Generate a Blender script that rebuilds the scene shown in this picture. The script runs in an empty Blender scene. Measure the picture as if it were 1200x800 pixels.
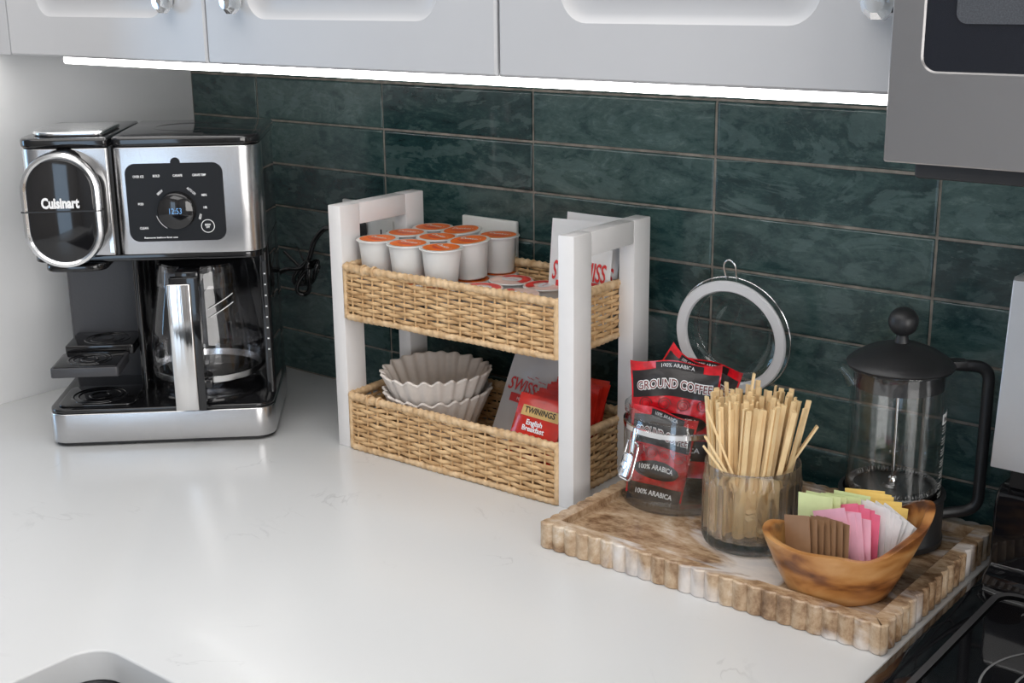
import bpy, bmesh, math, random
from mathutils import Vector, Matrix, noise
R = math.radians
PI = math.pi
C = bpy.context.scene.collection
S = bpy.context.scene
ZC = 0.915                      # height of the worktop above the floor

# ------------------------------------------------------------------ camera, world, light, exposure
cd = bpy.data.cameras.new('camera'); cam = bpy.data.objects.new('camera', cd); C.objects.link(cam)
cd.sensor_width = 36; cd.lens = 1529.766 * 36 / 1200; cd.clip_start = 0.02
cam.location = (1.58434, -1.32913, 0.590173 + ZC)
cam.rotation_euler = (1.30268, 0.010944, 0.681032)
cd.dof.use_dof = False
S.camera = cam
w = bpy.data.worlds.new('sky'); S.world = w; w.use_nodes = True
w.node_tree.nodes['Background'].inputs[0].default_value = (0.55, 0.72, 1.0, 1)
w.node_tree.nodes['Background'].inputs[1].default_value = 1.2

def area(name, loc, rot, sx, sy, power, col):
    l = bpy.data.lights.new(name, 'AREA'); l.shape = 'RECTANGLE'; l.size = sx; l.size_y = sy
    l.energy = power; l.color = col
    o = bpy.data.objects.new(name, l); C.objects.link(o)
    o.location = (loc[0], loc[1], loc[2] + ZC); o.rotation_euler = rot
    return o
area('ceiling_panel_light', (0.75, -0.95, 1.50), (0, 0, 0), 2.2, 1.5, 23.5, (1.0, 0.975, 0.945))
area('far_ceiling_panel_light', (2.2, -2.9, 1.50), (0, 0, 0), 1.4, 1.0, 12, (1.0, 0.97, 0.94))
area('window_daylight', (-1.92, -1.75, 0.45), (0, R(-90), 0), 1.2, 0.6, 11, (0.35, 0.65, 1.0))
area('right_fill_light', (3.24, -1.55, 0.45), (0, R(90), 0), 1.3, 1.5, 33, (1.0, 0.975, 0.95))  # added fill from the right, brightens right-facing surfaces; no window in that wall
area('front_reflection_light', (2.15, -3.72, 0.15), (R(90), 0, 0), 0.75, 1.9, 13, (0.52, 0.74, 1.0))  # added tall bluish light, gives the coffee maker its blue reflection; no door there

S.view_settings.view_transform = 'Standard'; S.view_settings.look = 'None'
S.view_settings.gamma = 1.0; S.view_settings.use_curve_mapping = False
S.view_settings.exposure = 0.0
S.cycles.max_bounces = 14; S.cycles.transparent_max_bounces = 24
S.cycles.transmission_bounces = 12; S.cycles.glossy_bounces = 6; S.cycles.diffuse_bounces = 4
S.cycles.use_denoising = True
S.cycles.caustics_reflective = False; S.cycles.caustics_refractive = True
S.cycles.sample_clamp_indirect = 6.0

# ------------------------------------------------------------------ mesh helpers
def me(name, verts, faces, smooth=None):
    m = bpy.data.meshes.new(name); m.from_pydata([tuple(v) for v in verts], [], faces); m.validate(); m.update()
    if smooth is not None:
        for p in m.polygons: p.use_smooth = True
        m.set_sharp_from_angle(angle=R(smooth))
    return m
def ob(name, mesh, mat=None, parent=None, loc=(0, 0, 0), rot=(0, 0, 0), **props):
    o = bpy.data.objects.new(name, mesh); C.objects.link(o); o.parent = parent
    o.location = loc; o.rotation_euler = rot
    if mat is not None and mesh is not None and len(mesh.materials) == 0: mesh.materials.append(mat)
    for k, v in props.items(): o[k] = v
    return o
def thing(name, label, cat, loc=(0, 0, 0), rz=0, group=None, rot=None):
    o = bpy.data.objects.new(name, None); C.objects.link(o); o.empty_display_size = .02
    o.location = loc; o.rotation_euler = rot if rot else (0, 0, rz)
    o['label'] = label; o['category'] = cat
    if group: o['group'] = group
    return o
def tag(o, label, cat, group=None):
    o['label'] = label; o['category'] = cat
    if group: o['group'] = group
    return o
def kids(o): return [c for c in bpy.data.objects if c.parent == o]
KID = {}
def copytree(o, parent=None, first=True):
    if first: KID.clear()
    if not KID:
        for c in bpy.data.objects:
            if c.parent: KID.setdefault(c.parent.name, []).append(c)
    n = o.copy(); C.objects.link(n); n.parent = parent
    for c in list(KID.get(o.name, [])): copytree(c, n, False)
    return n
class MB:
    def __init__(s): s.v = []; s.f = []
    def add(s, v, f):
        k = len(s.v); s.v += [tuple(x) for x in v]; s.f += [tuple(i + k for i in q) for q in f]; return s
    def mesh(s, name='m', smooth=35): return me(name, s.v, s.f, smooth)
    def xf(s, M): s.v = [tuple(M @ Vector(x)) for x in s.v]; return s
def box(x0, x1, y0, y1, z0, z1, bev=0.0, seg=2):
    bm = bmesh.new(); bmesh.ops.create_cube(bm, size=1)
    for v in bm.verts:
        v.co = Vector(((x0 + x1) / 2 + v.co.x * (x1 - x0), (y0 + y1) / 2 + v.co.y * (y1 - y0), (z0 + z1) / 2 + v.co.z * (z1 - z0)))
    if bev: bmesh.ops.bevel(bm, geom=bm.edges[:], offset=bev, segments=seg, profile=0.5, affect='EDGES')
    bm.verts.index_update()
    r = ([tuple(v.co) for v in bm.verts], [tuple(v.index for v in f.verts) for f in bm.faces]); bm.free(); return r
def boxm(*a, smooth=40, **k):
    m = MB(); m.add(*box(*a, **k)); return m.mesh('box', smooth)
def rrect(x0, x1, y0, y1, r, n=6):
    """counter-clockwise rounded rectangle; r a number or (bl, br, tr, tl)"""
    if not isinstance(r, (tuple, list)): r = (r,) * 4
    out = []
    for (cx, cy, a0, q) in ((x0, y0, 180, r[0]), (x1, y0, 270, r[1]), (x1, y1, 0, r[2]), (x0, y1, 90, r[3])):
        if q <= 1e-6: out.append((cx, cy)); continue
        mx = cx + q if cx == x0 else cx - q; my = cy + q if cy == y0 else cy - q
        for i in range(n + 1):
            a = R(a0 + 90 * i / n); out.append((mx + q * math.cos(a), my + q * math.sin(a)))
    return out
def inset(poly, d):
    n = len(poly); out = []
    for i in range(n):
        p, q, s = Vector(poly[i - 1]), Vector(poly[i]), Vector(poly[(i + 1) % n])
        a = (q - p); b = (s - q)
        a = a.normalized() if a.length > 1e-9 else b.normalized(); b = b.normalized() if b.length > 1e-9 else a
        na = Vector((-a.y, a.x)); nb = Vector((-b.y, b.x)); m = na + nb
        m = m.normalized() if m.length > 1e-6 else na
        out.append(tuple(q + m * d / max(0.4, m.dot(na))))
    return out
def prism(poly, z0, z1, bev=0.0, seg=3, bottom=True):
    """extrude a ccw outline in xy, with rounded top and bottom edges"""
    rings = []
    if bev:
        for i in range(seg + 1):
            a = PI / 2 * i / seg
            if bottom: rings.append((inset(poly, bev * (1 - math.sin(a))), z0 + bev * (1 - math.cos(a))))
        if not bottom: rings.append((poly, z0))
        for i in range(seg + 1):
            a = PI / 2 * i / seg
            rings.append((inset(poly, bev * (1 - math.cos(a))), z1 - bev * (1 - math.sin(a))))
    else: rings = [(poly, z0), (poly, z1)]
    v = []; f = []; n = len(poly)
    for pl, z in rings: v += [(x, y, z) for x, y in pl]
    for k in range(len(rings) - 1):
        for i in range(n):
            j = (i + 1) % n; f.append((k * n + i, k * n + j, (k + 1) * n + j, (k + 1) * n + i))
    f.append(tuple(range(n))[::-1]); f.append(tuple((len(rings) - 1) * n + i for i in range(n)))
    return v, f
def prismm(*a, smooth=40, **k):
    m = MB(); m.add(*prism(*a, **k)); return m.mesh('prism', smooth)
def lathe(prof, n=48, cap0=False, cap1=False, closed=False):
    v = []; f = []
    for r, z in prof:
        for i in range(n):
            a = 2 * PI * i / n; v.append((r * math.cos(a), r * math.sin(a), z))
    m = len(prof)
    for k in range(m if closed else m - 1):
        k2 = (k + 1) % m
        for i in range(n):
            j = (i + 1) % n; f.append((k * n + i, k * n + j, k2 * n + j, k2 * n + i))
    if cap0: f.append(tuple(range(n))[::-1])
    if cap1: f.append(tuple((m - 1) * n + i for i in range(n)))
    return v, f
def lathem(prof, n=48, smooth=40, **k):
    m = MB(); m.add(*lathe(prof, n, **k)); return m.mesh('lathe', smooth)
def tube(pts, r, n=8, closed=False, caps=True, sx=1.0, up=None):
    pts = [Vector(p) for p in pts]; N = len(pts); v = []; f = []
    prev = None
    for i, p in enumerate(pts):
        a = pts[(i - 1) % N] if (closed or i > 0) else p
        b = pts[(i + 1) % N] if (closed or i < N - 1) else p
        t = (b - a).normalized()
        if up is not None: u = (Vector(up) - t * t.dot(Vector(up))).normalized()
        else:
            if prev is None: prev = Vector((0, 0, 1)) if abs(t.z) < .9 else Vector((1, 0, 0))
            u = (prev - t * t.dot(prev)).normalized(); prev = u
        s = t.cross(u); rr = r(i / max(1, N - 1)) if callable(r) else r
        for k in range(n):
            q = 2 * PI * k / n
            v.append(p + u * (rr * math.cos(q)) + s * (rr * sx * math.sin(q)))
    for i in range(N if closed else N - 1):
        j = (i + 1) % N
        for k in range(n):
            l = (k + 1) % n; f.append((i * n + k, i * n + l, j * n + l, j * n + k))
    if caps and not closed: f.append(tuple(range(n))[::-1]); f.append(tuple((N - 1) * n + k for k in range(n)))
    return v, f
def tubem(*a, smooth=60, **k):
    m = MB(); m.add(*tube(*a, **k)); return m.mesh('tube', smooth)
def arc(pts, r, n=6):
    """polyline with rounded corners"""
    P = [Vector(p) for p in pts]; out = [P[0]]
    for i in range(1, len(P) - 1):
        a = (P[i - 1] - P[i]); b = (P[i + 1] - P[i]); d = min(r, a.length * .49, b.length * .49)
        s = P[i] + a.normalized() * d; e = P[i] + b.normalized() * d
        for k in range(n + 1):
            t = k / n; out.append(s * (1 - t) ** 2 + P[i] * 2 * t * (1 - t) + e * t * t)
    out.append(P[-1]); return out
def spline(pts, n=8):
    P = [Vector(p) for p in pts]; P = [P[0] * 2 - P[1]] + P + [P[-1] * 2 - P[-2]]; out = []
    for i in range(1, len(P) - 2):
        for k in range(n):
            t = k / n; a, b, c, d = P[i - 1], P[i], P[i + 1], P[i + 2]
            out.append(0.5 * ((2 * b) + (c - a) * t + (2 * a - 5 * b + 4 * c - d) * t * t + (3 * b - a - 3 * c + d) * t ** 3))
    out.append(P[-2]); return out
TX = {}
def text(s, size, mp, bold=0.0, shear=0.0, width=None, align='CENTER', ys=1.0):
    """lettering as a mesh; mp(x, y) -> 3-D point"""
    cu = bpy.data.curves.new('t', 'FONT'); cu.body = s; cu.size = size; cu.align_x = align; cu.align_y = 'CENTER'
    cu.offset = bold; cu.shear = shear; cu.resolution_u = 3; cu.space_line = 0.85
    o = bpy.data.objects.new('t', cu); C.objects.link(o)
    m = bpy.data.meshes.new_from_object(o)
    bpy.data.objects.remove(o); bpy.data.curves.remove(cu)
    if width:
        xs = [v.co.x for v in m.vertices]; k = width / max(1e-6, max(xs) - min(xs)); c = (max(xs) + min(xs)) / 2 if align == 'CENTER' else 0
    else: k = 1; c = 0
    v = [tuple(mp((q.co.x - c) * k, q.co.y * ys)) for q in m.vertices]
    f = [tuple(p.vertices) for p in m.polygons]; bpy.data.meshes.remove(m)
    return v, f
def textm(*a, **k):
    m = MB(); m.add(*text(*a, **k)); return m.mesh('lettering', None)

# ------------------------------------------------------------------ materials
MATS = {}
def nt(name):
    m = bpy.data.materials.new(name); m.use_nodes = True; t = m.node_tree
    return m, t, t.nodes['Principled BSDF'], lambda ty, **k: mk(t, ty, **k)
def mk(t, ty, **k):
    n = t.nodes.new(ty)
    for a, b in k.items():
        if a.startswith('i_'): n.inputs[a[2:].replace('_', ' ')].default_value = b
        else: setattr(n, a, b)
    return n
def P(b, **k):
    for a, v in k.items():
        a = a.replace('_', ' ')
        b.inputs[a].default_value = v if not (isinstance(v, tuple) and len(v) == 3) else (*v, 1)
def plain(name, col, rough=.5, metal=0, coat=0, nscale=0, bump=0, var=0, **k):
    m, t, b, N = nt(name); P(b, Base_Color=col, Roughness=rough, Metallic=metal, Coat_Weight=coat, **k)
    if nscale:
        tc = N('ShaderNodeTexCoord'); no = N('ShaderNodeTexNoise', i_Scale=nscale, i_Detail=4.0)
        t.links.new(tc.outputs['Object'], no.inputs['Vector'])
        if bump:
            bp = N('ShaderNodeBump', i_Strength=bump, i_Distance=.001); t.links.new(no.outputs[0], bp.inputs['Height']); t.links.new(bp.outputs[0], b.inputs['Normal'])
        if var:
            r = N('ShaderNodeValToRGB'); r.color_ramp.elements[0].position = .3; r.color_ramp.elements[1].position = .7
            r.color_ramp.elements[0].color = (*[c * (1 - var) for c in col], 1); r.color_ramp.elements[1].color = (*[min(1, c * (1 + var)) for c in col], 1)
            t.links.new(no.outputs[0], r.inputs[0]); t.links.new(r.outputs[0], b.inputs['Base Color'])
    return m
def ramp(N, stops, interp='LINEAR'):
    r = N('ShaderNodeValToRGB'); e = r.color_ramp; e.interpolation = interp
    e.elements[0].position = stops[0][0]; e.elements[0].color = (*stops[0][1], 1)
    e.elements[1].position = stops[-1][0]; e.elements[1].color = (*stops[-1][1], 1)
    for p, c in stops[1:-1]:
        x = e.elements.new(p); x.color = (*c, 1)
    return r
def steel(name, col=(.63, .62, .61), rough=.24, stretch=(1, 1, 60), bump=.06):
    m, t, b, N = nt(name); P(b, Base_Color=col, Metallic=1.0, Roughness=rough)
    tc = N('ShaderNodeTexCoord'); mp = N('ShaderNodeMapping'); mp.inputs['Scale'].default_value = stretch
    no = N('ShaderNodeTexNoise', i_Scale=40.0, i_Detail=3.0)
    t.links.new(tc.outputs['Object'], mp.inputs[0]); t.links.new(mp.outputs[0], no.inputs['Vector'])
    r = N('ShaderNodeMapRange'); r.inputs['To Min'].default_value = rough * .75; r.inputs['To Max'].default_value = rough * 1.3
    t.links.new(no.outputs[0], r.inputs[0]); t.links.new(r.outputs[0], b.inputs['Roughness'])
    bp = N('ShaderNodeBump', i_Strength=bump, i_Distance=.0005); t.links.new(no.outputs[0], bp.inputs['Height']); t.links.new(bp.outputs[0], b.inputs['Normal'])
    return m
def thin_glass(name, tint=(.97, .98, .98), rough=0.0, ior=1.45):
    m, t, b, N = nt(name); t.nodes.remove(b); out = t.nodes['Material Output']
    tr = N('ShaderNodeBsdfTransparent'); tr.inputs[0].default_value = (*tint, 1)
    gl = N('ShaderNodeBsdfGlossy'); gl.inputs['Roughness'].default_value = rough; gl.inputs[0].default_value = (1, 1, 1, 1)
    lw = N('ShaderNodeLayerWeight'); lw.inputs[0].default_value = .5; mx = N('ShaderNodeMixShader')     # Schlick, same from both sides
    pw = N('ShaderNodeMath', operation='POWER'); pw.inputs[1].default_value = 5.0; t.links.new(lw.outputs['Facing'], pw.inputs[0])
    fr = N('ShaderNodeMath', operation='MULTIPLY_ADD'); fr.inputs[1].default_value = .9; fr.inputs[2].default_value = .06; t.links.new(pw.outputs[0], fr.inputs[0])
    t.links.new(fr.outputs[0], mx.inputs[0]); t.links.new(tr.outputs[0], mx.inputs[1]); t.links.new(gl.outputs[0], mx.inputs[2])
    t.links.new(mx.outputs[0], out.inputs[0]); return m
def solid_glass(name, tint=(1, 1, 1), ior=1.45):
    m, t, b, N = nt(name); P(b, Base_Color=tint, Roughness=0.0, IOR=ior, Transmission_Weight=1.0); return m

M_WALL = plain('white_painted_wall', (.80, .80, .80), .35, nscale=6, var=.03)
M_WALL2 = plain('warm_grey_far_wall', (.62, .60, .58), .7, nscale=3, var=.05)
M_CEIL = plain('white_ceiling', (.8, .8, .79), .8, nscale=30, bump=.1)
M_FLOOR = plain('wood_floor', (.23, .15, .095), .4, nscale=5, var=.2)
M_CAB = plain('white_cabinet_foil', (.53, .53, .54), .32, nscale=8, var=.015)
M_CABIN = plain('cabinet_side', (.55, .55, .56), .5, nscale=8, var=.02)
M_STEEL_H = steel('brushed_steel_across', stretch=(1, 60, 60), rough=.30)
M_STEEL_V = steel('brushed_steel_front', col=(.57, .565, .57), stretch=(60, 60, 1.0), rough=.24)
M_STEEL_M = steel('brushed_steel_microwave', col=(.46, .45, .45), stretch=(1, 60, 60), rough=.34)
M_STEEL_P = steel('silver_control_panel', col=(.72, .72, .73), stretch=(1, 60, 60), rough=.42)
M_HANDLE = steel('rippled_chrome', col=(.74, .73, .72), rough=.10, stretch=(3.2, 3.2, .12), bump=.9)
M_DMET = plain('dark_mesh_metal', (.22, .22, .22), .35, 1.0, nscale=900, bump=.3)
M_CHROME = plain('polished_chrome', (.85, .85, .86), .07, 1.0, nscale=60, bump=.02)
M_SATIN = plain('satin_metal_ring', (.80, .80, .80), .22, 1.0, nscale=60, bump=.03)
M_BLACK = plain('glossy_black_plastic', (.008, .008, .009), .07, coat=.3, nscale=20, bump=.01)
M_BLACKM = plain('matte_black_plastic', (.018, .018, .019), .42, nscale=300, bump=.15)
M_GREYM = plain('dark_grey_panel', (.062, .062, .068), .40, nscale=300, bump=.15)
M_SHELF = plain('charcoal_shelf', (.045, .045, .05), .32, nscale=300, bump=.1)
M_WHITE_TXT = plain('white_print', (.85, .85, .85), .5, nscale=10, var=.01)
M_DARK_TXT = plain('black_print', (.015, .013, .012), .5, nscale=10, var=.01)
M_RED_TXT = plain('red_print', (.62, .035, .035), .45, nscale=10, var=.02)
M_WOODW = plain('white_painted_wood', (.76, .74, .73), .38, nscale=25, bump=.12, var=.025)
M_PLATE = plain('outlet_plastic', (.74, .73, .70), .3, nscale=20, var=.01)
M_OVENGL = plain('black_ceramic_glass', (.006, .006, .007), .05, coat=.5, nscale=10, bump=.004)
M_RINGP = plain('grey_burner_print', (.16, .16, .16), .3, nscale=50, var=.05)
M_TRIMG = plain('dark_grey_border', (.05, .05, .052), .35, nscale=50, var=.05)
M_GLASS = thin_glass('clear_thin_glass')
M_CARAFE = thin_glass('smoky_carafe_glass', (.93, .93, .94))
M_PRESSG = thin_glass('press_beaker_glass', (.975, .98, .98))
M_SOLID = solid_glass('solid_glass', (.97, .99, .985))
def soft_glass(name, k=.5):
    m, t, b, N = nt(name); P(b, Base_Color=(1, 1, 1), Roughness=0.0, IOR=1.42, Transmission_Weight=1.0)
    tr = N('ShaderNodeBsdfTransparent'); mx = N('ShaderNodeMixShader'); mx.inputs[0].default_value = k
    t.links.new(b.outputs[0], mx.inputs[1]); t.links.new(tr.outputs[0], mx.inputs[2]); t.links.new(mx.outputs[0], t.nodes['Material Output'].inputs[0]); return m
M_RIBGL = soft_glass('ribbed_tumbler_glass', .22); M_FOOTGL = soft_glass('jar_foot_glass', .55)
M_RUBBER = plain('silicone_gasket', (.62, .62, .63), .45, nscale=40, bump=.05)

def led_mat():
    m, t, b, N = nt('led_diffuser'); P(b, Base_Color=(1, 1, 1), Emission_Color=(1.0, .99, .97), Emission_Strength=9.0); return m
M_LED = led_mat()
def display_mat():
    m, t, b, N = nt('blue_display_digits'); P(b, Base_Color=(.05, .1, .2), Emission_Color=(.18, .45, .85), Emission_Strength=.7); return m
M_DIGIT = display_mat()

def counter_mat():
    m, t, b, N = nt('white_quartz'); P(b, Roughness=.24, Coat_Weight=.05)
    tc = N('ShaderNodeTexCoord')
    n1 = N('ShaderNodeTexNoise', i_Scale=6.5, i_Detail=9.0, i_Distortion=1.0); n2 = N('ShaderNodeTexNoise', i_Scale=11.0, i_Detail=3.0)
    n3 = N('ShaderNodeTexNoise', i_Scale=2.0, i_Detail=2.0)
    for n in (n1, n2, n3): t.links.new(tc.outputs['Object'], n.inputs['Vector'])
    a = N('ShaderNodeMath', operation='SUBTRACT'); a.inputs[1].default_value = .5; t.links.new(n1.outputs[0], a.inputs[0])
    c = N('ShaderNodeMath', operation='ABSOLUTE'); t.links.new(a.outputs[0], c.inputs[0])
    r = ramp(N, [(0, (.55, .55, .55)), (.003, (.35, .35, .35)), (.008, (0, 0, 0))]); t.links.new(c.outputs[0], r.inputs[0])
    g = ramp(N, [(.56, (0, 0, 0)), (.72, (1, 1, 1))]); t.links.new(n2.outputs[0], g.inputs[0])
    mm = N('ShaderNodeMath', operation='MULTIPLY'); t.links.new(r.outputs[0], mm.inputs[0]); t.links.new(g.outputs[0], mm.inputs[1])
    base = ramp(N, [(.3, (.60, .605, .61)), (.7, (.65, .655, .655))]); t.links.new(n3.outputs[0], base.inputs[0])
    mx = N('ShaderNodeMix', data_type='RGBA'); mx.inputs[7].default_value = (.42, .42, .43, 1)
    t.links.new(mm.outputs[0], mx.inputs[0]); t.links.new(base.outputs[0], mx.inputs[6]); t.links.new(mx.outputs[2], b.inputs['Base Color'])
    return m
M_COUNTER = counter_mat()

def tile_mat():
    m, t, b, N = nt('glazed_teal_tile'); P(b, Roughness=.12, Coat_Weight=.25, Coat_Roughness=.05)
    tc = N('ShaderNodeTexCoord'); oi = N('ShaderNodeObjectInfo')
    sc = N('ShaderNodeMath', operation='MULTIPLY'); sc.inputs[1].default_value = 40; t.links.new(oi.outputs['Random'], sc.inputs[0])
    mp = N('ShaderNodeMapping'); mp.inputs['Scale'].default_value = (1, 1, 2.2); t.links.new(tc.outputs['Object'], mp.inputs[0])
    def noise4(scale, det, dist=0, rough=.5):
        n = N('ShaderNodeTexNoise', noise_dimensions='4D', i_Scale=scale, i_Detail=det, i_Distortion=dist, i_Roughness=rough)
        t.links.new(mp.outputs[0], n.inputs['Vector']); t.links.new(sc.outputs[0], n.inputs['W']); return n
    a = noise4(9, 10, 2.6, .66); c = noise4(48, 10, 1.2, .78); d = noise4(3.2, 2); e_ = noise4(6.5, 9, 3.2, .60); h_ = noise4(160, 4, .3, .7)
    base = ramp(N, [(.34, (.008, .026, .028)), (.45, (.018, .046, .046)), (.50, (.034, .070, .067)), (.56, (.045, .085, .080)), (.62, (.075, .120, .112)), (.74, (.15, .19, .175))])
    ad = N('ShaderNodeMath', operation='MULTIPLY_ADD'); ad.inputs[1].default_value = .45; t.links.new(c.outputs[0], ad.inputs[0])
    s2 = N('ShaderNodeMath', operation='MULTIPLY_ADD'); s2.inputs[1].default_value = .60; s2.inputs[2].default_value = -.05; t.links.new(a.outputs[0], s2.inputs[0]); t.links.new(s2.outputs[0], ad.inputs[2])
    # each tile its own tone
    s3 = N('ShaderNodeMapRange'); s3.inputs['To Min'].default_value = -.07; s3.inputs['To Max'].default_value = .07; t.links.new(oi.outputs['Random'], s3.inputs[0])
    s4 = N('ShaderNodeMath', operation='ADD'); t.links.new(ad.outputs[0], s4.inputs[0]); t.links.new(s3.outputs[0], s4.inputs[1])
    t.links.new(s4.outputs[0], base.inputs[0])
    # pools of lighter, hard-edged glaze and fine speckle
    em = ramp(N, [(.545, (0, 0, 0)), (.575, (1, 1, 1))]); t.links.new(e_.outputs[0], em.inputs[0])
    ek = N('ShaderNodeMath', operation='MULTIPLY'); ek.inputs[1].default_value = .42; t.links.new(em.outputs[0], ek.inputs[0])
    mx = N('ShaderNodeMix', data_type='RGBA'); mx.inputs[7].default_value = (.085, .135, .130, 1); t.links.new(ek.outputs[0], mx.inputs[0]); t.links.new(base.outputs[0], mx.inputs[6])
    hm = ramp(N, [(.60, (0, 0, 0)), (.70, (1, 1, 1))]); t.links.new(h_.outputs[0], hm.inputs[0])
    hk = N('ShaderNodeMath', operation='MULTIPLY'); hk.inputs[1].default_value = .35; t.links.new(hm.outputs[0], hk.inputs[0])
    m2 = N('ShaderNodeMix', data_type='RGBA'); m2.inputs[7].default_value = (.12, .155, .14, 1); t.links.new(hk.outputs[0], m2.inputs[0]); t.links.new(mx.outputs[2], m2.inputs[6])
    t.links.new(m2.outputs[2], b.inputs['Base Color'])
    bp = N('ShaderNodeBump', i_Strength=.28, i_Distance=.004); t.links.new(d.outputs[0], bp.inputs['Height'])
    b2 = N('ShaderNodeBump', i_Strength=.22, i_Distance=.002); t.links.new(c.outputs[0], b2.inputs['Height']); t.links.new(bp.outputs[0], b2.inputs['Normal'])
    t.links.new(b2.outputs[0], b.inputs['Normal'])
    rr = N('ShaderNodeMapRange'); rr.inputs['To Min'].default_value = .07; rr.inputs['To Max'].default_value = .28; t.links.new(c.outputs[0], rr.inputs[0]); t.links.new(rr.outputs[0], b.inputs['Roughness'])
    return m
M_TILE = tile_mat()
M_GROUT = plain('tan_grout', (.22, .195, .165), .9, nscale=60, bump=.4, var=.35)

def marble_mat():
    m, t, b, N = nt('brown_marble'); P(b, Roughness=.22)
    tc = N('ShaderNodeTexCoord'); mp = N('ShaderNodeMapping'); mp.inputs['Scale'].default_value = (1, 2.0, 1); mp.inputs['Rotation'].default_value = (0, 0, R(-14))
    t.links.new(tc.outputs['Object'], mp.inputs[0])
    n1 = N('ShaderNodeTexNoise', i_Scale=7.0, i_Detail=10.0, i_Distortion=2.2, i_Roughness=.62); n2 = N('ShaderNodeTexNoise', i_Scale=5.0, i_Detail=5.0, i_Distortion=1.5); n3 = N('ShaderNodeTexNoise', i_Scale=70.0, i_Detail=6.0, i_Roughness=.7)
    for n in (n1, n2, n3): t.links.new(mp.outputs[0], n.inputs['Vector'])
    r1 = ramp(N, [(.30, (.13, .068, .034)), (.42, (.27, .165, .092)), (.52, (.43, .295, .180)), (.62, (.54, .405, .275)), (.75, (.68, .59, .48))])
    mm = N('ShaderNodeMath', operation='MULTIPLY_ADD'); mm.inputs[1].default_value = .55; mm.inputs[2].default_value = -.275; t.links.new(n3.outputs[0], mm.inputs[0])
    aa = N('ShaderNodeMath', operation='ADD'); t.links.new(mm.outputs[0], aa.inputs[0]); t.links.new(n1.outputs[0], aa.inputs[1]); t.links.new(aa.outputs[0], r1.inputs[0])
    r2 = ramp(N, [(.54, (0, 0, 0)), (.62, (1, 1, 1))]); t.links.new(n2.outputs[0], r2.inputs[0])
    mx = N('ShaderNodeMix', data_type='RGBA'); mx.inputs[7].default_value = (.74, .71, .69, 1); k = N('ShaderNodeMath', operation='MULTIPLY'); k.inputs[1].default_value = .75
    t.links.new(r2.outputs[0], k.inputs[0]); t.links.new(k.outputs[0], mx.inputs[0]); t.links.new(r1.outputs[0], mx.inputs[6]); t.links.new(mx.outputs[2], b.inputs['Base Color'])
    return m
M_MARBLE = marble_mat()

def olive_mat():
    m, t, b, N = nt('olive_wood'); P(b, Roughness=.32, Coat_Weight=.2)
    tc = N('ShaderNodeTexCoord'); mp = N('ShaderNodeMapping'); mp.inputs['Scale'].default_value = (.35, 1.2, 1.6); mp.inputs['Rotation'].default_value = (.2, .18, 0)
    t.links.new(tc.outputs['Object'], mp.inputs[0])
    wv = N('ShaderNodeTexWave', wave_type='BANDS', bands_direction='Z', i_Scale=7.0, i_Distortion=14.0, i_Detail=4.0, i_Detail_Scale=1.2)
    n1 = N('ShaderNodeTexNoise', i_Scale=16.0, i_Detail=7.0, i_Distortion=2.5)
    t.links.new(mp.outputs[0], wv.inputs['Vector']); t.links.new(mp.outputs[0], n1.inputs['Vector'])
    a = N('ShaderNodeMath', operation='MULTIPLY_ADD'); a.inputs[1].default_value = .30; t.links.new(wv.outputs[1], a.inputs[0])
    a2 = N('ShaderNodeMath', operation='MULTIPLY'); a2.inputs[1].default_value = .85; t.links.new(n1.outputs[0], a2.inputs[0]); t.links.new(a2.outputs[0], a.inputs[2])
    r = ramp(N, [(.30, (.07, .022, .007)), (.42, (.20, .070, .020)), (.54, (.36, .145, .038)), (.66, (.46, .21, .065)), (.82, (.55, .29, .11))])
    t.links.new(a.outputs[0], r.inputs[0]); t.links.new(r.outputs[0], b.inputs['Base Color']); return m
M_OLIVE = olive_mat()
def fibre_mat(name, c0, c1, sc=90, bump=.5):
    m, t, b, N = nt(name); P(b, Roughness=.6)
    tc = N('ShaderNodeTexCoord'); n = N('ShaderNodeTexNoise', i_Scale=sc, i_Detail=4.0); n2 = N('ShaderNodeTexNoise', i_Scale=float(sc * 6), i_Detail=2.0)
    t.links.new(tc.outputs['Object'], n.inputs['Vector']); t.links.new(tc.outputs['Object'], n2.inputs['Vector'])
    r = ramp(N, [(.3, c0), (.7, c1)]); t.links.new(n.outputs[0], r.inputs[0]); t.links.new(r.outputs[0], b.inputs['Base Color'])
    bp = N('ShaderNodeBump', i_Strength=bump, i_Distance=.0006); t.links.new(n2.outputs[0], bp.inputs['Height']); t.links.new(bp.outputs[0], b.inputs['Normal']); return m
M_ROPE = fibre_mat('paper_rope', (.42, .235, .095), (.74, .50, .26), 45)
M_ROPE2 = fibre_mat('wrapped_cord', (.46, .28, .13), (.76, .55, .33), 90)
M_STICK = fibre_mat('birch_wood', (.76, .52, .25), (.93, .72, .42), 30, .2)
M_POD = plain('pod_plastic', (.70, .69, .67), .32, nscale=30, var=.015)
M_FOIL = plain('orange_foil', (.86, .17, .012), .45, nscale=120, var=.12, bump=.2)
M_FOIL2 = plain('deep_orange_print', (.62, .06, .03), .4, nscale=120, var=.12)
M_PINKF = plain('pale_pink_foil', (.74, .52, .44), .35, nscale=90, var=.2, bump=.2)
M_REDF = plain('bright_red_foil', (.68, .03, .02), .35, nscale=90, var=.12, bump=.2)
M_PAPER = plain('filter_paper', (.66, .60, .55), .85, nscale=200, bump=.2, var=.03)
M_WHITEPK = plain('white_sachet', (.68, .68, .68), .35, nscale=30, bump=.5, var=.03)
M_GREYPK = plain('pale_grey_sachet', (.50, .49, .49), .35, nscale=30, bump=.5, var=.05)
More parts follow.
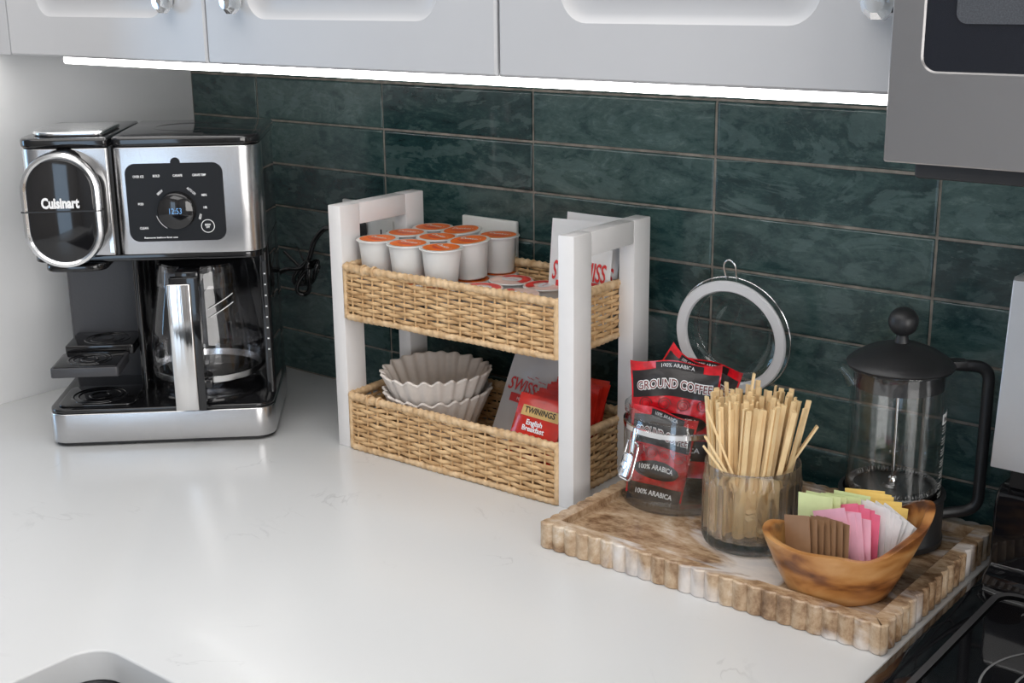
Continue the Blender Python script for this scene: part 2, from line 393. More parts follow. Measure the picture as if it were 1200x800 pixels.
M_REDPK = plain('glossy_red_sachet', (.58, .025, .012), .25, coat=.3, nscale=40, bump=.5, var=.2)
M_COFRED = plain('red_coffee_foil', (.58, .008, .016), .22, coat=.5, nscale=70, bump=.8, var=.45)
M_COFBLK = plain('black_coffee_foil', (.012, .008, .008), .38, coat=.15, nscale=60, bump=.6, var=.3)
M_GOLD = plain('gold_label', (.62, .40, .14), .4, nscale=60, var=.1)
M_MAROON = plain('maroon_print', (.16, .012, .012), .4, nscale=60, var=.1)

# ------------------------------------------------------------------ the room
def struct(name, mesh, mat, parent=None, loc=(0, 0, 0)):
    o = ob(name, mesh, mat, parent, loc); o['kind'] = 'structure' if parent is None else ''
    if parent is not None: del o['kind']
    return o
FZ = -ZC
XW = -0.159
struct('floor', boxm(-2.2, 3.4, -4.0, .10, FZ - .05, FZ), M_FLOOR)
struct('ceiling', boxm(-2.2, 3.4, -4.0, .10, 1.56, 1.62), M_CEIL)
wb = struct('wall_back', boxm(-2.2, 3.4, .0095, .10, FZ, 1.56), M_WALL)
ob('grout_bed', boxm(XW, 3.2, .0018, .0095, -.002, .530), M_GROUT, wb)
struct('wall_left', boxm(XW - .12, XW, -.56, .0095, FZ, 1.56, bev=.002), M_WALL)
struct('wall_right', boxm(3.3, 3.4, -4.0, .0095, FZ, 1.56), M_WALL2)
# far side walls with window openings (they light and reflect, the camera never sees them directly)
m = MB()
m.add(*box(-2.0, 3.3, -3.9, -3.8, FZ, 1.56)); struct('wall_front', m.mesh('w'), M_WALL2)
m = MB(); m.add(*box(-2.1, -2.0, -3.8, 0, FZ, -.1)); m.add(*box(-2.1, -2.0, -3.8, 0, 1.2, 1.56)); m.add(*box(-2.1, -2.0, -3.8, -2.35, -.1, 1.2)); m.add(*box(-2.1, -2.0, -1.15, 0, -.1, 1.2))
struct('wall_far_left', m.mesh('w'), M_WALL2)

# tiles, one object each
TW, TH = .26941, .065347
random.seed(5)
def tile_mesh(wd, ht, seed):
    """a slightly uneven glazed tile: grid front, sunk edges"""
    rnd = random.Random(seed); g = .0015
    nx, nz = 3, 1; v = []; f = []
    xs = [g, .0022, .0052] + [wd * i / nx for i in range(1, nx)] + [wd - .0052, wd - .0022, wd - g]
    zs = [g, .0022, .0050] + [ht * i / nz for i in range(1, nz)] + [ht - .0050, ht - .0022, ht - g]
    ph = rnd.uniform(0, 6)
    for j, z in enumerate(zs):
        for i, x in enumerate(xs):
            e = i in (0, len(xs) - 1) or j in (0, len(zs) - 1)
            y = .0012 if e else -.0004 * math.sin(x * 30 + ph) + rnd.uniform(-.00006, .00006)
            jx = rnd.uniform(-.0004, .0004) if e else 0
            v.append((x + jx, y, z + (rnd.uniform(-.0004, .0004) if e else 0)))
    W_ = len(xs); H_ = len(zs)
    for j in range(H_ - 1):
        for i in range(W_ - 1): a = j * W_ + i; f.append((a, a + 1, a + W_ + 1, a + W_))
    ring = [i for i in range(W_)] + [j * W_ + W_ - 1 for j in range(1, H_)] + [(H_ - 1) * W_ + i for i in range(W_ - 2, -1, -1)] + [j * W_ for j in range(H_ - 2, 0, -1)]
    k = len(v)
    for i in ring: v.append((v[i][0], .006, v[i][2]))
    n = len(ring)
    for i in range(n): f.append((ring[i], k + i, k + (i + 1) % n, ring[(i + 1) % n]))
    return me('tile', v, f, 60)
full = [tile_mesh(TW, TH, s) for s in range(9)]; leftm = [tile_mesh(-XW - .001, TH, 50 + s) for s in range(3)]
k = 0
for row in range(8):
    for col in range(-1, 8):
        if col < 0: mesh_, x = leftm[row % 3], XW + .001
        else: mesh_, x = full[(row * 4 + col * 7) % 9], col * TW
        o = ob('tile', mesh_, M_TILE, wb, (x, 0, row * TH), (R(random.uniform(-.25, .25)), 0, R(random.uniform(-.12, .12))))

# windows of the far side
def window(name, cx, cy, wd, ht, z0, rz):
    w_ = ob(name, None, None, None, (cx, cy, 0), (0, 0, rz)); w_['kind'] = 'structure'
    m = MB()
    for a in ((-wd / 2, -wd / 2 + .06, z0, z0 + ht), (wd / 2 - .06, wd / 2, z0, z0 + ht), (-.02, .02, z0, z0 + ht)): m.add(*box(a[0], a[1], -.04, .04, a[2], a[3]))
    m.add(*box(-wd / 2, wd / 2, -.039, .039, z0, z0 + .06)); m.add(*box(-wd / 2, wd / 2, -.039, .039, z0 + ht - .06, z0 + ht))
    ob('window_frame', m.mesh('w'), M_CAB, w_)
    ob('pane', boxm(-wd / 2 + .05, wd / 2 - .05, -.004, .004, z0 + .05, z0 + ht - .05), M_GLASS, w_)
window('window_1', -2.05, -1.75, 1.2, 1.3, -.1, R(90))

# ------------------------------------------------------------------ worktop with sink cut-out
def worktop():
    bm = bmesh.new()
    outer = [(XW, .0015), (XW, -1.5), (1.06, -1.5), (1.06, -.66), (1.1775, -.66), (1.1775, .0015)]
    hole = rrect(.587, .99, -1.22, -.722, .03, 8)
    def loop(pts):
        vs = [bm.verts.new((x, y, 0)) for x, y in pts]
        return [bm.edges.new((vs[i], vs[(i + 1) % len(vs)])) for i in range(len(vs))]
    es = loop(outer) + loop(hole)
    r = bmesh.ops.triangle_fill(bm, use_beauty=True, edges=es, normal=(0, 0, 1))
    fs = [g for g in r['geom'] if isinstance(g, bmesh.types.BMFace)]
    r = bmesh.ops.extrude_face_region(bm, geom=fs)
    for g in r['geom']:
        if isinstance(g, bmesh.types.BMVert): g.co.z -= .03
    bmesh.ops.recalc_face_normals(bm, faces=bm.faces)
    es = [e for e in bm.edges if all(abs(v.co.z) < 1e-6 for v in e.verts) and len(e.link_faces) == 2 and any(abs(f.normal.z) < .5 for f in e.link_faces)]
    bmesh.ops.bevel(bm, geom=es, offset=.0022, segments=3, profile=.5, affect='EDGES')
    m = bpy.data.meshes.new('worktop'); bm.to_mesh(m); bm.free()
    for p in m.polygons: p.use_smooth = True
    m.set_sharp_from_angle(angle=R(40)); return m
o = ob('worktop', worktop(), M_COUNTER); tag(o, 'white quartz worktop with faint grey veins and a sink cut-out', 'worktop')
sk = thing('sink', 'stainless undermount sink showing only its corner at the bottom edge', 'sink', (.7885, -.971, -.03))
v, f = prism(rrect(-.2, .2, -.247, .247, .03, 8), -.20, 0); f = f[:-1]
m = MB(); m.add(v, f); v2, f2 = prism(rrect(-.203, .203, -.25, .25, .033, 8), -.203, 0); m.add(v2, f2[:-1])
ob('basin', m.mesh('basin'), plain('sink_steel', (.28, .28, .285), .35, .9, nscale=50, bump=.1), sk)
m = MB(); m.add(*lathe([(.0, -.199), (.03, -.199), (.04, -.1975), (.043, -.199)], 24)); ob('drain', m.mesh('drain'), M_CHROME, sk)
bc = thing('base_cabinet', 'white base cabinet carrying the quartz worktop', 'cabinet', (0, 0, FZ))
ob('body', boxm(XW + .002, 1.05, -.62, -.002, .10, ZC - .031), M_CAB, bc); ob('plinth', boxm(XW + .02, 1.0, -.56, -.02, 0, .10), M_BLACKM, bc)
ob('peninsula_body', boxm(XW + .002, .57, -1.46, -.621, .10, ZC - .031), M_CAB, bc); ob('peninsula_plinth', boxm(XW + .02, .54, -1.42, -.57, 0, .10), M_BLACKM, bc)
ob('end_panel', boxm(1.0, 1.02, -1.46, -.621, 0, ZC - .031), M_CAB, bc)

# ------------------------------------------------------------------ upper cabinets, doors with a routed panel, LED strip
def door_mesh(wd, ht, mgx=.075, mgz=.052):
    loops = [(rrect(0, wd, 0, ht, .002, 2), 0.002), (rrect(.002, wd - .002, .002, ht - .002, .002, 2), 0.0)]
    v = []; f = []
    seq = [(0, .0), (.003, .0030), (.009, .0052), (.020, .0052), (.026, .0032), (.032, .0010), (.036, .0)]
    O = rrect(0.0, wd, 0.0, ht, .0005, 8); n = len(O)
    rings = [(O, .020), (O, .0025), (inset(O, .0), .0025), (rrect(.0025, wd - .0025, .0025, ht - .0025, .0015, 8), 0)]
    for ins, dep in seq:
        rings.append((rrect(mgx + ins, wd - mgx - ins, mgz + ins, ht - mgz - ins, max(.030 - ins * .5, .008), 8), dep))
    for pl, d in rings: v += [(x, d, z) for x, z in pl]
    for k in range(len(rings) - 1):
        for i in range(n): j = (i + 1) % n; f.append((k * n + i, k * n + j, (k + 1) * n + j, (k + 1) * n + i))
    f.append(tuple((len(rings) - 1) * n + i for i in range(n)))
    f.append(tuple(range(n))[::-1])
    m = me('door', v, f, 28); return m
CZ = .5015
def cabinet(x0, x1, label, doors):
    c = thing('wall_cabinet', label, 'cabinet', (x0, 0, CZ), 0, 'white wall cabinets over the worktop')
    ob('body', boxm(0.0008, x1 - x0 - .0008, -.310, -.002, .012, .75), M_CAB, c)
    ob('bottom_panel', boxm(.001, x1 - x0 - .001, -.309, -.003, .009, .0119), M_CABIN, c)
    for a, b, kn in doors:
        d = ob('door', door_mesh(b - a - .003, .70), M_CAB, c, (a - x0 + .0015, -.331, 0))
        kx = {'r': (b - a) - .063, 'l': .063, 'e': (b - a) - .024}[kn]
        k_ = ob('knob', lathem([(.0, .022), (.009, .0215), (.0145, .016), (.0155, .011), (.012, .006), (.006, .003), (.006, 0), (0, 0)], 10, smooth=20), M_GLASS if 0 else M_SOLID, d, (kx, 0, .072), (R(90), 0, 0))
XD = [-.120, .3105, .756, 1.172]
cabinet(XD[0], XD[2], 'white wall cabinet with two raised-panel doors above the coffee maker', [(XD[0], XD[1], 'r'), (XD[1], XD[2], 'l')])
cabinet(XD[2], XD[3], 'white wall cabinet with one raised-panel door beside the microwave', [(XD[2], XD[3], 'e')])
o = ob('cabinet_filler', boxm(XW + .0005, XD[0] - .001, -.330, -.004, CZ, CZ + .75, bev=.001), M_CAB); tag(o, 'narrow white filler strip between the wall and first cabinet door', 'filler')
ls = thing('under_cabinet_light', 'long lit white strip light under the wall cabinets', 'light', (0, 0, 0))
m = MB(); m.add(*prism(rrect(-.036, 1.172, -.304, -.290, .004, 4), .4905, .5065, bev=.003)); ob('diffuser', m.mesh('led', 50), M_LED, ls)
ob('housing', boxm(-.036, 1.172, -.306, -.288, .5068, .5108), M_CABIN, ls)

# ------------------------------------------------------------------ microwave
mw = thing('microwave', 'stainless steel over-range microwave with black glass window', 'microwave', (1.186, 0, .459))
ob('body', boxm(.0005, .758, -.375, -.003, .004, .42, bev=.002), M_STEEL_M, mw)
def door_front():
    m = MB(); O = rrect(0, .55, 0, .42, .002, 8); I = rrect(.0235, .53, .0655, .39, .012, 8); n = len(O)
    rings = [(O, .026), (O, .001), (rrect(.001, .549, .001, .419, .0015, 8), 0), (I, 0), (inset(I, .0012), .0016)]
    v = []; f = []
    for pl, d in rings: v += [(x, d, z) for x, z in pl]
    for k in range(len(rings) - 1):
        for i in range(n): j = (i + 1) % n; f.append((k * n + i, k * n + j, (k + 1) * n + j, (k + 1) * n + i))
    f.append(tuple(range(n))[::-1]); m.add(v, f); return m.mesh('d', 30)
d = ob('door', door_front(), M_STEEL_M, mw, (0, -.402, 0))
m = MB(); m.add(*prism(rrect(.0245, .529, .0665, .389, .011, 8), 0, .002)); mm_ = m.xf(Matrix.Rotation(R(90), 4, 'X')).mesh('g', 30)
ob('window_frame', mm_, plain('navy_black_glass', (.010, .012, .018), .25, nscale=20, var=.05), d, (0, .0036, 0))
m = MB(); m.add(*prism(rrect(.047, .50, .100, .36, .008, 8), 0, .0012)); ob('window_mesh', m.xf(Matrix.Rotation(R(90), 4, 'X')).mesh('g', 30), plain('grey_window_screen', (.07, .075, .085), .35, nscale=900, var=.3), d, (0, .0014, 0))
ob('handle', tubem(arc([(.515, 0, .08), (.515, -.045, .08), (.515, -.045, .37), (.515, 0, .37)], .02), .010, 10), M_STEEL_M, d)
ob('control_panel', boxm(.552, .758, -.402, -.376, 0, .42, bev=.002), M_BLACK, mw)
ob('underside_grille', boxm(.017, .745, -.385, -.01, -.013, .0038, bev=.003), plain('microwave_base_black', (.03, .03, .032), .4, nscale=40, bump=.5), mw)
for i in range(14):
    ob('grille_slat', boxm(.03 + i * .05, .065 + i * .05, -.36, -.30, -.0145, -.0128), M_BLACK, mw)

# ------------------------------------------------------------------ range
rg = thing('range', 'black glass-top range with silver control backguard', 'stove', (1.1795, 0, FZ))
ob('oven_body', boxm(.004, .758, -.64, -.004, .02, ZC - .012), M_BLACK, rg)
ob('oven_door', boxm(.01, .752, -.668, -.641, .16, ZC - .05, bev=.004), M_BLACK, rg); ob('door_handle', tubem(arc([(.08, -.665, ZC - .10), (.08, -.72, ZC - .10), (.68, -.72, ZC - .10), (.68, -.665, ZC - .10)], .02), .011, 10), M_STEEL_H, rg)
for x in (.04, .72):
    for y in (-.6, -.05): ob('foot', lathem([(0, 0), (.018, 0), (.018, .02), (0, .02)], 16), M_BLACKM, rg, (x, y, 0))
# cooktop: raised glossy frame around the sunken glass
O = rrect(0, .762, -.668, -.045, (.012, .012, .006, .006), 8); n = len(O)
rings = [(O, -.012), (O, .003), (inset(O, .003), .0068), (inset(O, .010), .008), (inset(O, .017), .0062)]
rI = rrect(.031, .731, -.640, -.112, .022, 8)
rings += [(rI, .0062), (inset(rI, .0015), .0044)]
v = []; f = []
for pl, z in rings: v += [(x, y, z) for x, y in pl]
for k_ in range(len(rings) - 1):
    for i in range(n): j = (i + 1) % n; f.append((k_ * n + i, k_ * n + j, (k_ + 1) * n + j, (k_ + 1) * n + i))
f.append(tuple((len(rings) - 1) * n + i for i in range(n))); f.append(tuple(range(n))[::-1])
ct = ob('cooktop', me('cooktop', v, f, 40), M_OVENGL, rg, (0, 0, ZC))
m = MB(); a = inset(rI, -.0005); b_ = inset(rI, .0062); n = len(a)
m.add([(x, y, .0066) for x, y in a] + [(x, y, .0066) for x, y in b_], [(i, (i + 1) % n, n + (i + 1) % n, n + i) for i in range(n)])
ob('grey_border', m.mesh('b', None), M_TRIMG, ct)
for (cx, cy, r_) in ((.165, -.275, .088), (.165, -.275, .060), (.56, -.27, .075), (.20, -.52, .07), (.56, -.52, .095)):
    m = MB(); m.add(*lathe([(r_, .0), (r_ + .0022, .0)], 64)); ob('burner_ring', m.mesh('r', None), M_RINGP, ct, (cx, cy, .0047))
ob('hot_mark', textm('HOT', .009, lambda x, y: (x, y, .0048)), M_RINGP, ct, (.075, -.150, 0))
# riser and control backguard
prof = [(-.112, .006), (-.108, .016), (-.098, .020), (-.094, .024), (-.094, .085), (-.090, .098), (-.080, .104), (-.004, .104), (-.004, -.02), (-.112, -.02)]
def xprism(prof, x0, x1, bev=.004):
    # prof is (y,z) outline
    bm = bmesh.new(); a = [bm.verts.new((x0, y, z)) for y, z in prof]; b = [bm.verts.new((x1, y, z)) for y, z in prof]; n = len(prof)
    bm.faces.new(a); bm.faces.new(b[::-1])
    for i in range(n): bm.faces.new((a[i], b[i], b[(i + 1) % n], a[(i + 1) % n]))
    bmesh.ops.recalc_face_normals(bm, faces=bm.faces)
    es = [e for e in bm.edges if abs(e.verts[0].co.x - e.verts[1].co.x) < 1e-6]
    if bev: bmesh.ops.bevel(bm, geom=es, offset=bev, segments=3, profile=.5, affect='EDGES')
    m = bpy.data.meshes.new('x'); bm.to_mesh(m); bm.free()
    for p in m.polygons: p.use_smooth = True
    m.set_sharp_from_angle(angle=R(35)); return m
ob('riser', xprism(prof, .012, .758), M_OVENGL, rg, (0, 0, ZC))
ob('riser_neck', boxm(.022, .74, -.084, -.006, .103, .128, bev=.002), M_BLACKM, rg, (0, 0, ZC))
cp = ob('control_panel', xprism([(-.1015, .1275), (-.004, .1265), (-.004, .313), (-.080, .3145), (-.084, .311)], .0075, .754, .0015), M_STEEL_P, rg, (0, 0, ZC))
ob('display', boxm(.30, .46, -.003, .0, -.03, .03, bev=.001), M_BLACK, cp, (0, -.0935, .215), (R(-5), 0, 0))
for x in (.10, .18, .58, .66):
    ob('dial', lathem([(0, .022), (.017, .022), (.021, .018), (.022, 0), (0, 0)], 24), M_BLACKM, cp, (x, -.093, .215), (R(85), 0, 0))

# ------------------------------------------------------------------ outlets
def outlet(x0, x1, z0, z1, label, slots, xs):
    t_ = thing('outlet_plate', label, 'outlet', (x0, -.0012, z0), 0, None)
    ob('plate', boxm(0, x1 - x0, -.0065, 0, 0, z1 - z0, bev=.002, seg=3), M_PLATE, t_)
    for x in xs:
        s_ = ob('socket_insert', boxm(x, x + .033, -.0085, -.0066, .024, .092, bev=.0008), M_PLATE, t_)
        for z in (.040, .070):
            m = MB(); m.add(*box(x + .009, x + .011, -.0092, -.0086, z, z + .008)); m.add(*box(x + .021, x + .023, -.0092, -.0086, z, z + .007)); m.add(*box(x + .0145, x + .0185, -.0092, -.0086, z - .008, z - .004))
            ob('slots', m.mesh('s', None), M_DARK_TXT, s_)
outlet(.187, .302, .172, .287, 'white double outlet plate behind the left end of the rack', 2, (.012, .071))
outlet(.421, .516, .172, .2865, 'white outlet plate behind the orange-lidded pods', 2, (.010, .052))
ad = thing('plug_adapter', 'black plug adapter in the outlet behind the rack', 'plug', (.226, -.0105, .238))
ob('body', boxm(-.016, .016, -.034, 0, -.020, .020, bev=.004, seg=3), M_BLACKM, ad)

# ------------------------------------------------------------------ coffee maker
FLx, FLy, ANG = .0705, -.4487, R(43.88)
cm = thing('coffee_maker', 'stainless and black two-way coffee maker in the corner', 'coffee maker', (FLx, FLy, 0), ANG)
W_ = .298
# base
ob('base_band', prismm(rrect(0, W_, 0, .212, (.026, .026, .012, .012), 8), .0055, .0455, bev=.0015), M_STEEL_V, cm)
ob('base_foot_ring', prismm(rrect(.004, W_ - .004, .004, .208, (.024, .024, .012, .012), 8), .0015, .0055), M_BLACKM, cm)
for x, y in ((.03, .02), (.10, .006), (.20, .006), (.27, .02), (.03, .19), (.27, .19)):
    ob('foot', boxm(x - .012, x + .012, y, y + .012, 0, .0015), M_BLACKM, cm)
ob('base_deck', prismm(rrect(.0015, W_ - .0015, .0015, .21, (.025, .025, .012, .012), 8), .0456, .0515, bev=.002), M_BLACK, cm)
bd = ob('drip_tray', prismm(rrect(.012, .112, .012, .10, .012, 6), .0516, .0545, bev=.0012), M_BLACK, cm)
for r_ in (.036, .029, .013):
    m = MB(); m.add(*lathe([(r_ + .0022 * math.cos(a), .0012 * math.sin(a)) for a in [PI * i / 6 for i in range(7)]], 40)); ob('ring_ridge', m.mesh('r', 60), M_BLACK, bd, (.06, .054, .0545))
wp = ob('warming_plate', lathem([(0, .0535), (.058, .0535), (.060, .0555), (.072, .0562), (.074, .0545), (.074, .0516)], 48), M_BLACK, cm, (.203, .088, 0))
# tower at the back and side column
ob('tower', prismm(rrect(.110, W_ - .001, .158, .212, (.002, .002, .012, .004), 6), .0516, .262), M_BLACK, cm)
ob('tower_panel', prismm(rrect(.004, .1095, .156, .212, (.006, .002, .002, .012), 6), .0516, .262), M_GREYM, cm)
ob('side_column', prismm(rrect(.284, W_ - .0008, .052, .1575, (.003, .006, .002, .002), 5), .0516, .262), M_BLACK, cm)
ob('cavity_divider', prismm(rrect(.1105, .120, .085, .1575, (.004, .004, .001, .001), 4), .0516, .262), M_BLACK, cm)
gd = ob('water_gauge', boxm(.2885, .2935, .0512, .0518, .10, .235, bev=.0), M_BLACKM, cm)
for i in range(8): ob('gauge_mark', boxm(.2898, .2922, .0505, .0511, .112 + i * .015, .1138 + i * .015), M_WHITE_TXT, gd)
# adjustable cup shelf
sh = ob('cup_shelf', prismm(rrect(.010, .098, .004, .080, .004, 4), .095, .108, bev=.0012), M_SHELF, cm)
ob('shelf_top', prismm(rrect(.013, .095, .007, .078, .003, 4), .108, .1093, bev=.0005), M_BLACK, sh)
for r_ in (.028, .022, .011):
    m = MB(); m.add(*lathe([(r_ + .0018 * math.cos(a), .0011 * math.sin(a)) for a in [PI * i / 6 for i in range(7)]], 40)); ob('ring_ridge', m.mesh('r', 60), M_BLACK, sh, (.054, .042, .1093))
sr = ob('rear_shelf', prismm(rrect(.012, .104, .0815, .1555, .003, 4), .104, .1175, bev=.0012), M_BLACK, cm)
m = MB(); m.add(*lathe([(.0, .0005), (.008, .0005)], 24)); ob('ring_ridge', m.mesh('r', 60), M_SHELF, sr, (.062, .118, .1175))
for r_ in (.030, .022):
    m = MB(); m.add(*lathe([(r_ + .0015 * math.cos(a), .0009 * math.sin(a)) for a in [PI * i / 6 for i in range(7)]], 40)); ob('ring_ridge', m.mesh('r', 60), M_BLACK, sr, (.062, .118, .1175))
# head: two steel fascias and glossy black sides
ob('pod_fascia', prismm(rrect(.0, .1105, 0, .050, (.026, .003, .001, .001), 8), .2585, .3955, bev=.001), M_STEEL_V, cm)
mf = ob('main_fascia', prismm(rrect(.1145, W_, 0, .050, (.012, .026, .001, .001), 8), .2585, .3955, bev=.001), M_STEEL_V, cm)
ob('head_body', prismm(rrect(.0012, W_ - .0012, .0505, .212, (.001, .001, .014, .014), 6), .2555, .3955), M_BLACK, cm)
ob('head_gap', boxm(.1108, .1142, .006, .05, .2565, .3965), M_BLACKM, cm)
ob('head_underside', prismm(rrect(.003, W_ - .003, .003, .20, (.024, .024, .01, .01), 8), .2495, .2582, bev=.0015), M_BLACK, cm)
ob('main_lid', prismm(rrect(.1140, W_ + .001, -.001, .213, (.014, .026, .014, .006), 8), .396, .4085, bev=.004, seg=4), M_BLACK, cm)
ob('pod_lid', prismm(rrect(-.001, .1115, -.001, .213, (.026, .006, .004, .014), 8), .396, .4085, bev=.004, seg=4), M_BLACK, cm)
lv = ob('lever', prismm(rrect(.010, .104, .014, .130, (.034, .012, .012, .030), 8), .4087, .4150, bev=.0028, seg=4), M_SATIN, cm)
m = MB(); m.add(*lathe([(.052, 0), (.0535, .0004), (.055, 0)], 48)); ob('lid_ring', m.mesh('r', 60), M_BLACK, cm, (.205, .115, .4086))
# pod brewer door (stadium shape)
def stadium(hw, hh, n=20):
    q = hh - hw; return [(hw * math.cos(PI * i / n), q + hw * math.sin(PI * i / n)) for i in range(n + 1)] + [(-hw * math.cos(PI * i / n), -q - hw * math.sin(PI * i / n)) for i in range(n + 1)]
bh = ob('brew_head', None, None, cm, (.0575, 0, .3235))
def stad_obj(name, rings, mat, parent, cap=True, loc=(0, 0, 0)):
    v = []; f = []; n = len(stadium(1, 2))
    for hw, hh, y in rings: v += [(x, y, z) for x, z in stadium(hw, hh)]
    for k_ in range(len(rings) - 1):
        for i in range(n): j = (i + 1) % n; f.append((k_ * n + i, (k_ + 1) * n + i, (k_ + 1) * n + j, k_ * n + j))
    if cap: f.append(tuple((len(rings) - 1) * n + i for i in range(n))[::-1])
    return ob(name, me(name, v, f, 40), mat, parent, loc)
bpy.data.objects.remove(bh)
bh = stad_obj('brew_head', [(.0490, .0725, .002), (.0490, .0725, -.030)], M_BLACK, cm, True, (.0575, 0, .3235))
stad_obj('chrome_ring', [(.0460, .0700, -.028), (.0475, .0715, -.031), (.0480, .0720, -.036), (.0470, .0710, -.0415), (.0435, .0675, -.0425), (.0405, .0645, -.040)], M_SATIN, bh, False)
fc = stad_obj('face', [(.0410, .0650, -.0395), (.0402, .0642, -.0406), (.0385, .0625, -.0412)], M_BLACK, bh, True)
ob('seam', boxm(-.0484, .0484, -.0424, -.008, -.0012, .0004), M_BLACKM, bh)
ob('brand_lettering', textm('Cuisinart', .0175, lambda x, y: (x, -.0421, y + .0095), bold=.0008, width=.046), M_WHITE_TXT, bh)
ob('needle_block', prismm(rrect(.020, .098, -.012, .060, .020, 6), .2400, .2494, bev=.003), M_BLACK, cm)
ob('fascia_badge', boxm(.1035, .1085, -.0006, 0, .262, .30), M_SATIN, cm)
# control panel
panel = MB(); pl = rrect(.1300, .2520, .2750, .3750, .013, 8)
panel.add([(x, -.0012, z) for x, z in pl] + [(x, .0, z) for x, z in pl], [tuple(range(len(pl)))] + [(i, len(pl) + i, len(pl) + (i + 1) % len(pl), (i + 1) % len(pl)) for i in range(len(pl))])
cpn = ob('control_panel', panel.mesh('cp', 40), plain('panel_black_plastic', (.010, .010, .011), .34, nscale=300, bump=.05, Specular_IOR_Level=.25), cm)
m = MB(); m.add(*lathe([(0, .0014), (.0060, .0014), (.0060, 0)], 20)); m.xf(Matrix.Rotation(R(90), 4, 'X')); ob('panel_tab', m.mesh('t', 40), cpn.data.materials[0], cpn, (.1935, 0, .3760))
kb = ob('dial_knob', lathem([(0, .0115), (.0205, .0115), (.0228, .010), (.0240, .004), (.0243, 0)], 48), M_BLACK, cpn, (.1915, -.0012, .3150), (R(90), 0, 0))
T = lambda X, Z, a=0: (lambda x, y: (X + x * math.cos(a) - y * math.sin(a), -.00145, Z + x * math.sin(a) + y * math.cos(a)))
for s_, X, Z, wd, a in (('OVER ICE', .1465, .3585, .0135, 0), ('BOLD', .1690, .3590, .0085, 0), ('CARAFE', .1955, .3590, .0118, 0), ('CARAFE TEMP', .2225, .3592, .0170, 0), ('POD', .1470, .3235, .0068, 0), ('CLEAN', .1485, .2925, .0105, 0),
                        ('MIN', .2270, .3335, .0062, 0), ('HR', .2275, .3175, .0046, 0), ('BREW', .1720, .3380, .0085, R(40)), ('AUTO ON', .2110, .3390, .0130, R(-42)), ('BREW', .2205, .3060, .0070, R(72)), ('BREW\nOFF', .2290, .2935, .0072, 0)):
    ob('marking', textm(s_, .0042 if '\n' not in s_ else .0036, T(X, Z, a), bold=.0001, width=wd), M_WHITE_TXT, cpn)
ob('marking', textm('Remove before first use', .0028, T(.1690, .2800), bold=.0001, width=.042), M_WHITE_TXT, cpn)
m = MB(); m.add(*lathe([(.0078, 0), (.0086, 0)], 40)); m.xf(Matrix.Rotation(R(90), 4, 'X')); ob('button_ring', m.mesh('r', None), M_WHITE_TXT, cpn, (.2290, -.0015, .2935))
m = MB(); m.v = []; a_ = [R(195 + i * 4) for i in range(12)]; m.add([(.0265 * math.cos(a), 0, .0265 * math.sin(a)) for a in a_] + [(.0272 * math.cos(a), 0, .0272 * math.sin(a)) for a in a_], [(i, i + 1, 13 + i - 0, 12 + i) for i in range(11)])
ob('dial_arc', m.mesh('r', None), M_WHITE_TXT, cpn, (.1915, -.0015, .3150))
ob('clock_digits', textm('12:53', .0105, lambda x, y: (x, y, .0118), bold=.00002, width=.0155), M_DIGIT, kb)
# carafe
ca = thing('carafe', 'glass carafe with black and chrome handle inside the coffee maker', 'carafe', (FLx, FLy, 0), ANG)
cbx, cby = .203, .082
ca.location = (FLx + cbx * math.cos(ANG) - cby * math.sin(ANG), FLy + cbx * math.sin(ANG) + cby * math.cos(ANG), .0563)
pr = [(.0, .001), (.052, .001), (.060, .004), (.066, .012), (.0712, .026), (.0735, .042), (.0735, .060), (.0715, .085), (.0675, .112), (.0625, .138), (.0590, .152)]
ob('glass_body', lathem(pr, 64), M_CARAFE, ca)
ob('steel_band', lathem([(.0712, .0225), (.0722, .023), (.0738, .0315), (.0730, .032)], 64), M_SATIN, ca)
ob('collar', lathem([(.0592, .148), (.0625, .1485), (.0600, .168), (.0575, .176), (.0560, .176), (.0560, .150)], 48), M_SOLID if 0 else M_CARAFE, ca)
ob('lid', lathem([(.0, .187), (.030, .187), (.048, .184), (.0555, .178), (.0555, .168), (0, .168)], 48), M_BLACK, ca)
hd = ob('handle', MB().add(*prism([(-.026, -.1015), (-.022, -.104), (.010, -.103), (.010, -.090), (-.026, -.090)], -.004, .174, bev=.001)).mesh('h', 40), M_BLACK, ca)
ob('chrome_face', prismm(rrect(-.0395 + .003, -.0065, -.1075, -.1020, .0022, 4), -.003, .1665, bev=.001), M_HANDLE, hd, (.0045 + .003, 0, 0))
ob('handle_bridge', boxm(-.020, .010, -.092, -.054, .160, .180, bev=.003), M_BLACK, ca)
ob('handle_foot', boxm(-.008, .018, -.092, -.0725, .022, .034, bev=.002), M_BLACK, ca)
m = MB(); 
for k_ in range(2): m.add(*tube([(-.0555 * math.sin(R(t)) * 1.0 if 0 else .0700 * math.sin(R(t)), -.0700 * math.cos(R(t)), .112 + k_ * .012 + (t - 14) * .0006) for t in range(14, 46, 4)], .0006, 5))
ob('printed_mark', m.mesh('p'), M_WHITE_TXT, ca)

